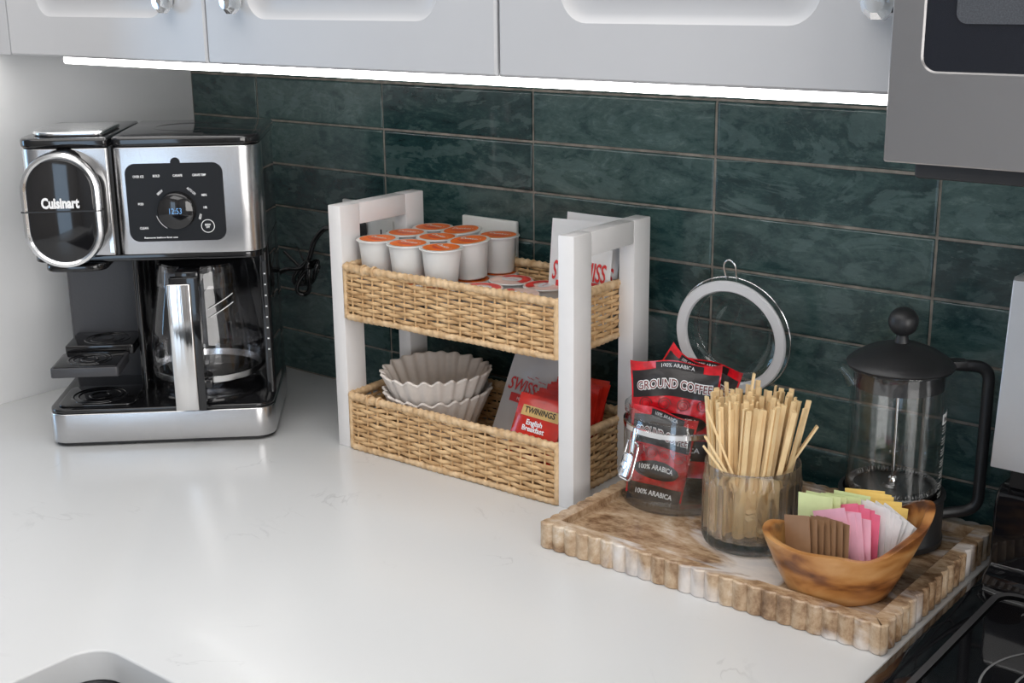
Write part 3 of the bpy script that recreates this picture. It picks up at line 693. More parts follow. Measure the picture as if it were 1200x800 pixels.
# power cord behind the machine, plugged in behind the rack
cord = thing('power_cord', 'black power cord looping from the plug behind the rack', 'cord', (0, 0, 0))
pts = [(.215, -.030, .236), (.200, -.034, .245), (.178, -.034, .246), (.155, -.036, .225), (.142, -.038, .196), (.128, -.042, .180), (.100, -.050, .176), (.085, -.06, .16), (.078, -.07, .12), (.075, -.075, .06), (.080, -.07, .006)]
ob('cable', tubem(spline(pts, 8), .0040, 8), M_BLACK, cord)
for i, (dx, dz) in enumerate(((0, 0), (.006, .006), (-.006, .004), (.003, -.007))):
    c_ = Vector((.138 + dx, -.034 - .004 * i, .170 + dz)); a1 = R(35 + i * 9)
    pp = [(c_.x + .024 * math.cos(a) * math.cos(a1) - .010 * math.sin(a) * math.sin(a1), c_.y + .005 * math.sin(a * 2), c_.z + .024 * math.cos(a) * math.sin(a1) + .010 * math.sin(a) * math.cos(a1)) for a in [2 * PI * k_ / 24 for k_ in range(24)]]
    ob('cable_loop', tubem(pp, .0034, 8, closed=True), M_BLACK, cord)
ob('cable_tie', tubem([(.130, -.030, .178), (.126, -.046, .214)], .0012, 6), M_BLACK, cord)
ob('cable_tie', tubem([(.118, -.030, .176), (.096, -.046, .204)], .0022, 6), M_BLACK, cord)

# ------------------------------------------------------------------ two-tier rack with baskets
rk = thing('basket_rack', 'white wooden rack holding two wicker baskets, one above the other', 'rack', (.3675, -.2035, 0), R(1.2))
RW, RD, RH = .3815, .158, .3215; LX, LY = .0215, .035
for x in (0, RW - LX):
    for y in (0, RD - LY): ob('leg', boxm(x, x + LX, y, y + LY, 0, RH, bev=.0012), M_WOODW, rk)
    ob('rail', boxm(x + .0003, x + LX - .0003, LY + .0004, RD - LY - .0004, RH - .0275, RH - .0003, bev=.001), M_WOODW, rk)
def basket(z0, h):
    bx0, bx1, by0, by1 = LX + .0012, RW - LX - .0012, .0005, RD - .005
    bk = ob('basket', None, None, rk, (0, 0, z0))
    bpy.data.objects.remove(bk)
    path = rrect(bx0, bx1, by0, by1, .007, 3)
    # evenly resampled outline
    P_ = [Vector(p) for p in path]; L = [(P_[(i + 1) % len(P_)] - P_[i]).length for i in range(len(P_))]; tot = sum(L)
    def at(s):
        s %= tot
        for i in range(len(P_)):
            if s <= L[i]:
                d = (P_[(i + 1) % len(P_)] - P_[i]); t_ = d.normalized() if d.length > 1e-9 else Vector((1, 0)); return P_[i] + d * (s / max(L[i], 1e-9)), Vector((t_.y, -t_.x))
            s -= L[i]
        return P_[0], Vector((0, -1))
    nst = 54; nst += nst % 2; sp = tot / nst
    # floor panel is the part's own mesh
    bk = ob('basket', boxm(bx0, bx1, by0, by1, .002, .0055), M_ROPE, rk, (0, 0, z0))
    rows = 11; rr = (h - .014) / rows / 2 * .93
    rnd = random.Random(int(z0 * 1000))
    for r_ in range(rows):
        pts = []; N_ = nst * 4; z = .0085 + (r_ + .5) * (h - .014) / rows; ph = rnd.uniform(0, 6)
        for i in range(N_):
            s = tot * i / N_; p, n_ = at(s)
            o_ = .0018 * math.cos(PI * s / sp + PI * r_)
            pts.append((p.x + n_.x * o_, p.y + n_.y * o_, z + .0007 * math.sin(s * 37 + ph) + .0004 * math.sin(s * 91 + ph * 2)))
        ob('strand', tubem(pts, rr, 8, closed=True, sx=.66, up=(0, 0, 1)), M_ROPE, bk)
    stake = tubem([(0, 0, .004), (0, 0, h - .003)], .0015, 6)
    for i in range(nst):
        p, n_ = at(sp * i); ob('stake', stake, M_ROPE, bk, (p.x, p.y, 0))
    for z, r_ in ((.0035, .0042), (h - .0035, .0050)):
        N_ = 420; v = []; f = []; K = 8
        for i in range(N_):
            s = tot * i / N_; p, n_ = at(s)
            for k_ in range(K):
                q = 2 * PI * k_ / K; w_ = r_ * (1 + .16 * math.sin(s / tot * 2 * PI * 105 + q)) * (1 + .10 * math.sin(s * 50))
                v.append((p.x + n_.x * w_ * math.cos(q), p.y + n_.y * w_ * math.cos(q), z + w_ * math.sin(q)))
        for i in range(N_):
            j = (i + 1) % N_
            for k_ in range(K): l = (k_ + 1) % K; f.append((i * K + k_, j * K + k_, j * K + l, i * K + l))
        ob('rim', me('rim', v, f, 80), M_ROPE2, bk)
    for i in (2, 3, 20, 21, 28, 30, 47, 49):
        p, n_ = at(sp * i * 1.0 + .004); pp = [(p.x + n_.x * .0055 * math.cos(a), p.y + n_.y * .0055 * math.cos(a), h - .0035 + .0058 * math.sin(a)) for a in [2 * PI * k_ / 14 for k_ in range(14)]]
        ob('rim_tie', tubem(pp, .0016, 6, closed=True), M_ROPE2, bk)
    for cx_, cy_ in ((bx0 + .002, by0 + .002), (bx1 - .002, by0 + .002), (bx1 - .002, by1 - .002), (bx0 + .002, by1 - .002)):
        ob('corner_post', tubem([(cx_, cy_, .001), (cx_, cy_, h - .001)], .0042, 8), M_ROPE2, bk)
    return bk
basket(.1765, .071); basket(.0005, .076)

# ------------------------------------------------------------------ coffee pods
PODH = .0481
pod0 = thing('coffee_pod', '', 'coffee pod', (0, 0, 0))
ob('cup', lathem([(0, .0), (.0165, .0), (.0182, .0015), (.0190, .010), (.0192, .0105), (.0222, .040), (.0226, .0415), (.0234, .0418), (.0234, .0425), (.0250, .0428), (.0255, .0435), (.0250, .0443), (.0236, .0445)], 36), M_POD, pod0)
fl = ob('foil_lid', lathem([(.0, .0446), (.0212, .0446), (.0238, .0447)], 36), M_POD, pod0)
m = MB(); m.add(*lathe([(0, .04475), (.0212, .04475)], 32)); ob('orange_print', m.mesh('p', None), M_FOIL, fl)
m = MB(); arcp = [(-.015, -.003), (-.006, -.009), (.006, -.010), (.015, -.004), (.010, -.0035), (-.009, -.004)]; m.add([(x, y, .0449) for x, y in arcp], [tuple(range(6))]); ob('deep_print', m.mesh('p', None), M_FOIL2, fl)
ob('lettering', textm("Dunkin'", .0085, lambda x, y: (x, y + .0035, .04505), bold=.0002, width=.027), M_WHITE_TXT, fl)
xs = [(.4200, -.1700), (.4730, -.1700), (.5250, -.1660), (.4210, -.1180), (.4740, -.1170), (.5270, -.1120), (.4220, -.0680), (.4750, -.0660), (.5290, -.0610)]
lab_top = ['orange-lidded white coffee pod by the left rack leg, at the front', 'orange-lidded white pod, middle of the front row', 'orange-lidded white pod at the front right, fully shown', 'orange-lidded white pod, left of the middle row', 'orange-lidded white pod at the centre of the nine upper pods', 'orange-lidded white pod, right of the middle row', 'orange-lidded white pod, left of the rear row', 'tilted orange-lidded white pod at the middle of the rear row', 'orange-lidded white pod at the rear right corner of the group']
random.seed(3); first = True
z1 = .1765 + .0058
for i, (x, y) in enumerate(xs):
    for lay in (0, 1):
        p_ = pod0 if first else copytree(pod0); first = False; p_.scale = (1.08,) * 3
        p_.location = (x + (.001 if lay else 0), y, z1 + lay * (PODH + .0009)); p_.rotation_euler = (0, 0, R(random.uniform(-25, 15)))
        if lay and i == 7: p_.rotation_euler = (R(4), R(-3), R(10)); p_.location.z += .002
        if lay and i == 5: p_.rotation_euler = (R(4), R(-2), R(0)); p_.location.z += .0015
        if lay: p_['label'] = lab_top[i]; p_['group'] = 'orange-lidded pods, upper layer'
        else:
            p_['group'] = 'pods in the lower layer'
            p_['label'] = 'white coffee pod in the lower layer, under the right pod of the middle row' if i == 5 else ('white coffee pod in the lower layer under the rear right pod' if i == 8 else 'white coffee pod in the lower layer, covered by the pods above')

# pods with pink and red lids lying in the upper basket
pk0 = thing('cocoa_pod', '', 'coffee pod')
for c_ in KID: pass
ob('cup', pod0.children[0].data, None, pk0)
fl = ob('foil_lid', lathem([(.0, .0446), (.0212, .0446), (.0245, .0447)], 36), M_PINKF, pk0)
m = MB(); a_ = [R(-30 + i * 12) for i in range(16)]; m.add([(.0225 * math.cos(a), .0225 * math.sin(a), .0449) for a in a_] + [(.012 * math.cos(a), .014 * math.sin(a), .0449) for a in a_], [(i, i + 1, 17 + i, 16 + i) for i in range(15)]); ob('red_crescent', m.mesh('p', None), M_REDF, fl)
m = MB(); m.add([(.0095 * math.cos(a) * 1.3, .0075 * math.sin(a), .0450) for a in [2 * PI * i / 20 for i in range(20)]], [tuple(range(20))]); ob('white_oval', m.mesh('p', None), M_WHITEPK, fl)
ob('lettering', textm('SWISS MISS', .004, lambda x, y: (x, y, .0452), width=.016), M_RED_TXT, fl)
spots = [(.5905, -.168, R(30), 'pink and red lidded cocoa pod at the front of the upper basket'), (.6440, -.166, R(170), 'pink and red lidded cocoa pod close beside the white post'), (.5920, -.112, R(10), 'pink and red lidded cocoa pod behind the front one, next to white pods'), (.6450, -.112, R(100), 'pink and red lidded cocoa pod in front of the white sachets')]
for i, (x, y, a, l) in enumerate(spots):
    p_ = pk0 if i == 0 else copytree(pk0)
    p_.location = (x, y, z1 + .0075); p_.scale = (1.08,) * 3; p_.rotation_euler = (0, 0, a); p_['label'] = l; p_['group'] = 'pink and red lidded cocoa pods'

# ------------------------------------------------------------------ sachets: pillow shapes with print
def surf(w_, h_, t_, seal, seed, wr=.0, bend=.0):
    def s(x, z):
        u = min(1, abs(x) / (w_ / 2)); q = max(0.0, min(1.0, (h_ / 2 - seal - abs(z)) / (h_ / 2 - seal)))
        b = (1 - u ** 3) * (1 - (1 - q) ** 3) * t_ / 2
        n_ = noise.noise(Vector((x * 45 + seed, z * 45, seed * 1.7))) * wr + noise.noise(Vector((x * 120 + seed, z * 60, seed))) * wr * .4
        return b + n_ * (.25 + q) * (1 - u ** 6)
    s.w = (lambda x, z: (x * (.90 + .14 * (z / h_ + .5) + .012 * math.sin(z * 90 + seed)), z + (.0030 * math.sin(x * 75 + seed) + .0040 * (x / w_ * 2) ** 2) * max(0, z / h_ * 2))) if bend > .004 else (lambda x, z: (x, z))
    s.b = lambda x, z: bend * (noise.noise(Vector((x * 22 + seed * 3.1, z * 14, seed))) + .6 * math.sin(x * 38 + seed + z * 9) * (.4 + max(0, z) / h_))
    return s
def pillow(w_, h_, t_, seal=.006, seed=0, wr=.0, nx=14, nz=18, bend=.0):
    s = surf(w_, h_, t_, seal, seed, wr, bend); v = []; f = []
    for side in (-1, 1):
        for j in range(nz + 1):
            for i in range(nx + 1):
                x = -w_ / 2 + w_ * i / nx; z = -h_ / 2 + h_ * j / nz
                v.append((s.w(x, z)[0], (side * max(.0002, s(x, z)) if side < 0 else max(.0002, s(x, z) * .9)) + s.b(x, z), s.w(x, z)[1]))
    W = nx + 1; K = W * (nz + 1)
    for j in range(nz):
        for i in range(nx):
            a = j * W + i; f.append((a, a + 1, a + W + 1, a + W)); f.append((K + a, K + a + W, K + a + W + 1, K + a + 1))
    for i in range(nx): f.append((i, K + i, K + i + 1, i + 1)); a = nz * W + i; f.append((a, a + 1, K + a + 1, K + a))
    for j in range(nz): a = j * W; f.append((a, a + W, K + a + W, K + a)); a += nx; f.append((a, K + a, K + a + W, a + W))
    return me('pillow', v, f, 70), s
def patch(s, x0, x1, z0, z1, eps=.0005, nx=14, nz=5, shape=None):
    v = []; f = []
    for j in range(nz + 1):
        for i in range(nx + 1):
            x = x0 + (x1 - x0) * i / nx; z = z0 + (z1 - z0) * j / nz
            if shape: x, z = shape(x, z)
            v.append((s.w(x, z)[0], -max(.0002, s(x, z)) - eps + s.b(x, z), s.w(x, z)[1]))
    for j in range(nz):
        for i in range(nx): a = j * (nx + 1) + i; f.append((a, a + 1, a + nx + 2, a + nx + 1))
    return me('print', v, f, 60)
def on(s, X, Z, eps, a=0.0, warp=0.0):
    def g(x, y):
        xx = X + x * math.cos(a) - y * math.sin(a); zz = Z + x * math.sin(a) + y * math.cos(a) + warp * x * x
        return (s.w(xx, zz)[0], -max(.0002, s(xx, zz)) - eps + s.b(xx, zz), s.w(xx, zz)[1])
    return g

# white cocoa sachets
def cocoa(loc, rot, label, mat, w_=.086, h_=.125, text_z=-.006, seed=1, ys=1.25, group='white cocoa sachets'):
    msh, s = pillow(w_, h_, .007, .007, seed, .0022, bend=.0034)
    t_ = thing('cocoa_sachet', label, 'sachet', loc, 0, group, rot)
    ob('pouch', msh, mat, t_)
    ob('lettering', textm('SWISS MISS', .0185, on(s, 0, text_z, .0012, 0, -1.5), bold=.0003, shear=.22, width=w_ * .88, ys=ys), M_RED_TXT, t_)
    def sh(x, z): return x, z - 1.4 * x * x + .002
    b_ = ob('red_banner', patch(s, -w_ * .36, w_ * .36, text_z - .024, text_z - .013, .0011, shape=sh), M_RED_TXT, t_)
    ob('banner_lettering', textm('MILK CHOCOLATE', .006, on(s, 0, text_z - .017, .0017, 0, -1.4), width=w_ * .48), M_WHITE_TXT, b_)
    m = MB()
    for k_ in range(5): m.add(*text('~', .01, on(s, -.012 + k_ * .006, text_z + .014 + (.0035 if k_ == 2 else 0), .0012)))
    ob('swirl_print', m.mesh('sw', None), M_RED_TXT, t_)
    return t_
cocoa((.6820, -.0930, .2520), (R(-7), R(1), R(13)), 'front white cocoa sachet standing in the upper basket behind the post', M_WHITEPK, w_=.0790, h_=.130, text_z=.0040, ys=1.7)
cocoa((.6820, -.0700, .2550), (R(-5), R(2), R(8)), 'rear white cocoa sachet in the upper basket, seen above the front one', M_WHITEPK, w_=.074, h_=.132, seed=5, ys=1.7)
cocoa((.6130, -.0960, .0860), (R(-14), R(11), R(3)), 'greyish cocoa sachet leaning in the lower basket behind the tea sachet', M_GREYPK, w_=.090, h_=.140, text_z=.008, seed=9)

# tea sachets
def tea(loc, rot, label, printed, seed=0):
    t_ = thing('tea_sachet', label, 'tea sachet', loc, 0, 'red tea sachets', rot)
    if printed:
        msh, s = pillow(.066, .078, .010, .005, seed, .0008); ob('pouch', msh, M_REDPK, t_)
        lb = ob('gold_label', patch(s, -.0235, .0290, .0130, .0255, .0008), M_GOLD, t_)
        ob('lettering', textm('TWININGS', .0098, on(s, .0025, .0200, .0013), bold=.0002, width=.043), M_DARK_TXT, lb)
        ob('lettering', textm('English\nBreakfast', .0088, on(s, .0, .0020, .0012), bold=.00025, width=.032), M_WHITE_TXT, t_)
        ob('small_lettering', textm('finely balanced and\nfull bodied tea', .0035, on(s, .0, -.0115, .0012), width=.030), M_WHITE_TXT, t_)
        ob('leaf_print', patch(s, -.022, .024, -.033, -.018, .0008, shape=lambda x, z: (x, z - 8 * x * x)), M_MAROON, t_)
    else:
        ob('pouch', TEAM, M_REDPK, t_)
    return t_
TEAM = pillow(.064, .074, .0046, .005, 4, .0005, nx=8, nz=8)[0]
tea((.6730, -.1690, .0760), (R(-24), R(4), R(4)), 'printed English Breakfast tea sachet in front, red with gold label', True)
for i in range(11):
    tea((.6795 + .0016 * math.sin(i * 2.3), -.1500 + i * .0068, .0745 + .0014 * math.sin(i * 3.7) + i * .0009), (R(-21 + 3 * math.sin(i * 1.9)), R(2 + 2.5 * math.sin(i * 2.9)), R(3 + 3 * math.sin(i * 1.3))), 'rearmost red tea sachet of the row in the lower basket' if i == 10 else 'red tea sachet seen edge-on in the row behind the printed one', False)

# coffee filters
def filters(z0, zr, label, rtop=.0700, seed=0, tilt=0):
    t_ = thing('coffee_filters', label, 'coffee filters', (.4755, -.1245, z0), R(10), 'stacks of paper coffee filters')
    t_.rotation_euler = (R(tilt), 0, 0)
    NF = 23; n = NF * 14; rb = .041
    for name, dr, z_s, cap in (('outer_filter', .0, .0, True), ('inner_filter', -.0035, .003, True)):
        v = []; f = []; L_ = 10; H_ = zr - z0
        for k_ in range(L_ + 1):
            t = k_ / L_; z = z_s + (H_ - z_s) * t
            for i in range(n):
                a = 2 * PI * i / n; amp = .0026 * t ** 1.2 * (1 + .35 * math.sin(a * 3 + seed)); wv = math.cos(NF * a + .8 * math.sin(a * 4 + seed) * t)
                r_ = rb + dr + (rtop - rb) * (t ** 1.15) + amp * wv
                v.append((r_ * math.cos(a), r_ * math.sin(a), z + (.0016 - .0013 * math.cos(a + R(47) + PI)) * max(0, t - .7) / .3 * wv + (.002 * math.sin(a * 2 + seed) * t)))
        for k_ in range(L_):
            for i in range(n): j = (i + 1) % n; f.append((k_ * n + i, k_ * n + j, (k_ + 1) * n + j, (k_ + 1) * n + i))
        f.append(tuple(range(n))[::-1])
        if name == 'outer_filter': mo = (v, f)
        ob(name, me(name, v, f, 80), M_PAPER, t_)
    # thick layered edge where the nested sheets meet
    k0 = len(mo[0]) - n; v = []
    for i in range(n):
        x, y, z = mo[0][k0 + i]; v += [(x * 1.005, y * 1.005, z - .0012), (x, y, z + .0008), (x * .975, y * .975, z + .0012), (x * .955, y * .955, z - .0005)]
    f = [(4 * i + q, 4 * ((i + 1) % n) + q, 4 * ((i + 1) % n) + q + 1, 4 * i + q + 1) for i in range(n) for q in range(3)]
    ob('ruffled_edge', me('e', v, f, 80), M_PAPER, t_)
filters(.0075, .0790, 'lower stack of fluted white paper coffee filters in the lower basket', .0700, 1.0)
filters(.0300, .1060, 'upper stack of fluted white paper coffee filters nested in another', .0710, 2.6, 1)

# ------------------------------------------------------------------ marble tray
TX0, TX1, TY0, TY1 = .7795, 1.1725, -.3000, -.0165
def tray():
    def side(p, q, n_, nrm):
        out = []
        for i in range(n_ * 6):
            t = i / (n_ * 6); u = (i % 6) / 6
            d = .0034 * (abs(math.sin(PI * u)) ** .9 - 1)
            out.append((p[0] + (q[0] - p[0]) * t + nrm[0] * d, p[1] + (q[1] - p[1]) * t + nrm[1] * d))
        return out
    x0, x1, y0, y1 = TX0, TX1, TY0, TY1
    o_ = side((x0, y0), (x1, y0), 25, (0, -1)) + side((x1, y0), (x1, y1), 18, (1, 0)) + side((x1, y1), (x0, y1), 25, (0, 1)) + side((x0, y1), (x0, y0), 18, (-1, 0))
    n = len(o_); r = .0165
    cl = lambda p: (min(max(p[0], x0 + r), x1 - r), min(max(p[1], y0 + r), y1 - r))
    def sc(p, d):  # shrink toward the centre line a little
        cx, cy = (x0 + x1) / 2, (y0 + y1) / 2; return (p[0] - math.copysign(d, p[0] - cx) * (abs(p[0] - cx) > (x1 - x0) / 2 - .006), p[1] - math.copysign(d, p[1] - cy) * (abs(p[1] - cy) > (y1 - y0) / 2 - .006))
    rings = [([sc(p, .0012) for p in o_], 0), (o_, .0012), (o_, .0285), ([sc(p, .0015) for p in o_], .030), ([cl(p) for p in o_], .030)]
    def inr(d, z): return ([(min(max(p[0], x0 + r + d), x1 - r - d), min(max(p[1], y0 + r + d), y1 - r - d)) for p in o_], z)
    rings += [inr(.001, .0292), inr(.0012, .0215), inr(.0025, .0200)]
    v = []; f = []
    for pl, z in rings: v += [(x, y, z) for x, y in pl]
    for k_ in range(len(rings) - 1):
        for i in range(n): j = (i + 1) % n; f.append((k_ * n + i, k_ * n + j, (k_ + 1) * n + j, (k_ + 1) * n + i))
    bx = len(v); d = r + .0025
    v += [(x0 + d, y0 + d, .020), (x1 - d, y0 + d, .020), (x1 - d, y1 - d, .020), (x0 + d, y1 - d, .020)]; f.append((bx, bx + 1, bx + 2, bx + 3))
    f.append(tuple(range(n))[::-1])
    bm = bmesh.new(); mm2 = me('tray', v, f); bm.from_mesh(mm2); bmesh.ops.remove_doubles(bm, verts=bm.verts, dist=1e-6); bmesh.ops.dissolve_degenerate(bm, edges=bm.edges, dist=1e-6); bm.to_mesh(mm2); bm.free()
    for p in mm2.polygons: p.use_smooth = True
    mm2.set_sharp_from_angle(angle=R(32)); return mm2
TZ = .0204
o = ob('serving_tray', tray(), M_MARBLE); tag(o, 'brown and white marble tray with scalloped edges', 'tray')

# ------------------------------------------------------------------ clamp jar with coffee packs
JX, JY, JR = .8485, -.1300, .0640
jar = thing('glass_jar', 'open clamp-lid glass jar holding red and black coffee packs', 'jar', (JX, JY, TZ))
ob('glass_wall', lathem([(.0560, .0075), (.0605, .012), (.0620, .020), (.0620, .095), (.0595, .101), (.0590, .104), (.0615, .107), (.0615, .1120), (.0585, .1145), (.0565, .1135)], 72), M_GLASS, jar)
ob('glass_inner', lathem([(.0, .0082), (.0560, .0082), (.0590, .014), (.0592, .093), (.0565, .101), (.0560, .1135)], 72), M_GLASS, jar)
ob('glass_foot', lathem([(0, .0005), (.0560, .0), (.0625, .002), (.0640, .005), (.0620, .0085), (.0560, .0080), (.0, .0075)], 72), M_FOOTGL, jar)
ob('neck_band', lathem([(.0602, .0905), (.0628, .0900), (.0628, .0955), (.0602, .0960)], 72), M_CHROME, jar)
# clamp at the front left of the rim
th = R(252)
cl_ = ob('clamp', None, None, jar); bpy.data.objects.remove(cl_)
cl_ = ob('clamp', boxm(-.0035, .0035, -.0016, .0, -.002, .030, bev=.0005), M_CHROME, jar, ((JR + .003) * math.cos(th), (JR + .003) * math.sin(th), .066), (R(-10), 0, th + R(90)))
m = MB(); lp = arc([(-.0095, 0, .014), (-.0105, -.006, -.028), (.0105, -.006, -.028), (.0095, 0, .014), (-.0095, 0, .0141)], .006); m.add(*tube(lp[:-1], .0011, 8, closed=True)); ob('wire_loop', m.mesh('l'), M_CHROME, cl_)
ob('clamp_plate', prismm(rrect(-.0085, .0085, -.022, .004, .004, 5), 0, .0014, bev=.0004), M_CHROME, cl_, (0, -.0045, -.003), (R(80), 0, 0))
m = MB(); m.add(*lathe([(0, .003), (.004, .0028), (.0055, .001), (.0072, .0018), (.0078, 0)], 24)); ob('clamp_boss', m.mesh('l'), M_CHROME, cl_, (0, -.0058, -.0125), (R(80), 0, 0))
# open lid standing up at the back
LR = .0665
lid = ob('lid', None, None, jar); bpy.data.objects.remove(lid)
lz = .174
lid = ob('lid', lathem([(.0, .0235), (.030, .0230), (.048, .0205), (.0545, .0150), (.0555, .004), (.0560, .001)], 72), M_GLASS, jar, (.018, .0790, lz), (0, 0, 0))
lid.rotation_euler = (R(-80), 0, R(0))
lid.matrix_local = Matrix.Translation((.0150, .0840, lz)) @ Matrix.Rotation(R(4), 4, 'Z') @ Matrix.Rotation(R(-83), 4, 'X') @ Matrix.Scale(1.05, 4)
ob('gasket', lathem([(.0530, -.003), (.0545, -.0048), (.0640, -.0048), (.0655, -.003), (.0650, -.0005), (.0530, -.0005)], 72, closed=True), M_RUBBER, lid)
ob('lid_flange', lathem([(.0560, .001), (.0655, .0002), (.0668, .004), (.0660, .009), (.0600, .0115), (.0560, .0125)], 72), M_GLASS, lid)
ob('dome_edge', tubem([(.0500 * math.cos(2 * PI * i / 60), .0500 * math.sin(2 * PI * i / 60), .0195) for i in range(60)], .0009, 6, closed=True), M_SOLID, lid)
ob('lid_wire', tubem([(.0672 * math.cos(2 * PI * i / 60), .0672 * math.sin(2 * PI * i / 60), .006) for i in range(60)], .0010, 6, closed=True), M_CHROME, lid)
wl = [(-.0062, -.066, .004), (-.0066, -.082, .001), (0, -.0885, .000), (.0066, -.082, .001), (.0062, -.066, .004)]
ob('wire_eye', tubem(spline(wl, 8), .0011, 8), M_CHROME, lid)
ob('hinge', tubem(arc([(-.012, .067, .006), (-.012, .090, .030), (.012, .090, .030), (.012, .067, .006)], .004), .0011, 8), M_CHROME, lid)

def coffee(loc, rot, label, seed, w_=.092, h_=.128, lines=True):
    msh, s = pillow(w_, h_, .020, .007, seed, .0040, 22, 28, bend=.006)
    t_ = thing('coffee_pack', label, 'coffee pack', loc, 0, 'red and black ground coffee packs', rot)
    ob('pouch', msh, M_COFRED, t_)
    zt = h_ / 2
    b1 = ob('black_band', patch(s, -w_ / 2 + .002, w_ / 2 - .002, zt - .040, zt - .0105, .0006, 20, 7, shape=lambda x, z: (x, z - 1.6 * x * x + .003)), M_COFBLK, t_)
    mp = on(s, 0, zt - .0245, .0012, 0, -1.6)
    ob('lettering_outline', textm('GROUND COFFEE', .0130, mp, bold=.0011, width=w_ * .86), M_WHITE_TXT, b1)
    ob('lettering', textm('GROUND COFFEE', .0130, lambda x, y: (mp(x, y)[0], mp(x, y)[1] - .0005, mp(x, y)[2]), bold=.0001, width=w_ * .846), M_MAROON, b1)
    b3 = ob('top_band', patch(s, -w_ * .22, w_ * .30, zt - .0095, zt - .0012, .0005, 8, 2), M_COFBLK, t_)
    ob('band_lettering', textm('100% ARABICA', .0060, on(s, w_ * .02, zt - .0055, .0010), width=w_ * .36), M_WHITE_TXT, b3)
    def oval(x, z):
        u = (x / (w_ * .38)); return x, (zt - .066) + (z) * math.sqrt(max(0, 1 - u * u))
    b2 = ob('black_oval', patch(s, -w_ * .38, w_ * .38, -.0115, .0115, .0006, 20, 4, shape=oval), M_COFBLK, t_)
    ob('oval_lettering', textm('100% ARABICA', .0085, on(s, 0, zt - .063, .0012, 0, -1.2), bold=.0002, width=w_ * .56), M_WHITE_TXT, b2)
    b4 = ob('lower_band', patch(s, -w_ / 2 + .002, w_ / 2 - .002, zt - .108, zt - .085, .0006, 20, 5), M_COFBLK, t_)
    ob('band_lettering', textm('100% ARABICA', .0080, on(s, 0, zt - .096, .0012), bold=.0002, width=w_ * .66), M_WHITE_TXT, b4)
    for k_ in range(4):
        m = MB(); x = -w_ * .33 + k_ * w_ * .22; pts = [(.0085 * (1 - i / 40) * math.cos(i * .45), .0085 * (1 - i / 40) * math.sin(i * .45)) for i in range(30)]
        v = []; f = []
        for i, (a, b) in enumerate(pts):
            for q in (1.0, .86):
                xx, zz = x + a * q, zt - .046 + b * q * .9
                v.append((s.w(xx, zz)[0], -max(.0002, s(xx, zz)) - .0007 + s.b(xx, zz), s.w(xx, zz)[1]))
        for i in range(len(pts) - 1): f.append((2 * i, 2 * i + 1, 2 * i + 3, 2 * i + 2))
        ob('swirl_print', me('sw', v, f), M_MAROON, t_)
    return t_
coffee((JX + .001, JY - .012, TZ + .0960), (R(-9), R(-1), R(22)), 'front coffee pack rising out of the jar, GROUND COFFEE in full', 2, w_=.100)
coffee((JX + .007, JY + .020, TZ + .0930), (R(-8), R(10), R(8)), 'rear coffee pack by the open jar lid, 100% ARABICA along its top edge', 7, w_=.084)
coffee((JX - .019, JY + .006, TZ + .1170), (R(-8), R(30), R(10)), 'tilted coffee pack wedged between the front and rear packs', 12, w_=.055, h_=.105)
coffee((JX - .002, JY - .037, TZ + .0600), (R(-3), R(7), R(18)), 'lowest coffee pack, pressed flat against the jar front', 15, w_=.072, h_=.100)

# ------------------------------------------------------------------ ribbed glass with stirrers
GX, GY, GR = .9720, -.1840, .0506
gl = thing('ribbed_glass', 'clear ribbed glass tumbler packed with wooden stirrers', 'glass', (GX, GY, TZ))
v = []; f = []; NR = 26; n = NR * 8
prof = [(.0, .0, 0), (.0440, .0, 0), (.0475, .002, .1), (.0490, .006, .5), (.0494, .012, 1), (.0494, .070, 1), (.0490, .0735, .8), (.0485, .0755, 0), (.0485, .088, 0), (.0478, .0895, 0), (.0466, .0885, 0), (.0460, .075, 0), (.0456, .020, 0), (.0445, .013, 0), (.035, .0115, 0), (0, .011, 0)]
for r_, z, k_ in prof:
    for i in range(n):
        a = 2 * PI * i / n; rr = r_ + .0024 * k_ * (abs(math.sin(NR / 2 * a)) - .6); v.append((rr * math.cos(a) * GR / .0494, rr * math.sin(a) * GR / .0494, z))
for k_ in range(len(prof) - 1):
    for i in range(n): j = (i + 1) % n; f.append((k_ * n + i, k_ * n + j, (k_ + 1) * n + j, (k_ + 1) * n + i))
ob('tumbler', me('tumbler', v, f, 50), M_RIBGL, gl)
stick = boxm(-.0027, .0027, -.0012, .0012, 0, 1, bev=.0)
st_m = {}
random.seed(11)
cand = []
ga = PI * (3 - math.sqrt(5)); NS = 86
for i in range(NS):
    r_ = math.sqrt((i + .5) / NS); a = i * ga; cand.append((r_ * math.cos(a), r_ * math.sin(a)))
for i, (a, b) in enumerate(cand):
    ln = random.uniform(.140, .150)
    bx, by = a * .032 - .006, b * .032 - .002
    tx, ty = a * .054 + random.uniform(-.006, .006), b * .048 + random.uniform(-.006, .006)
    lab = 'thin wooden stirrer in the bundle standing in the ribbed glass'
    q = a * .777 + b * .63
    p0 = Vector((GX + bx, GY + by, TZ + .0125)); top = Vector((GX + tx, GY + ty, TZ + .0125 + ln)); d = (top - p0).normalized()
    key = round(ln, 3)
    if key not in st_m: st_m[key] = boxm(-.0026, .0026, -.00115, .00115, 0, key, smooth=30)
    o = ob('stirrer', st_m[key], M_STICK, None, p0, (0, 0, 0)); o.rotation_mode = 'QUATERNION'
    o.rotation_quaternion = d.to_track_quat('Z', 'Y') @ Matrix.Rotation(random.uniform(0, PI), 3, 'Z').to_quaternion()
    tag(o, lab, 'stirrer', 'wooden stirrers in the ribbed glass')
cr, sr_ = .777, .63
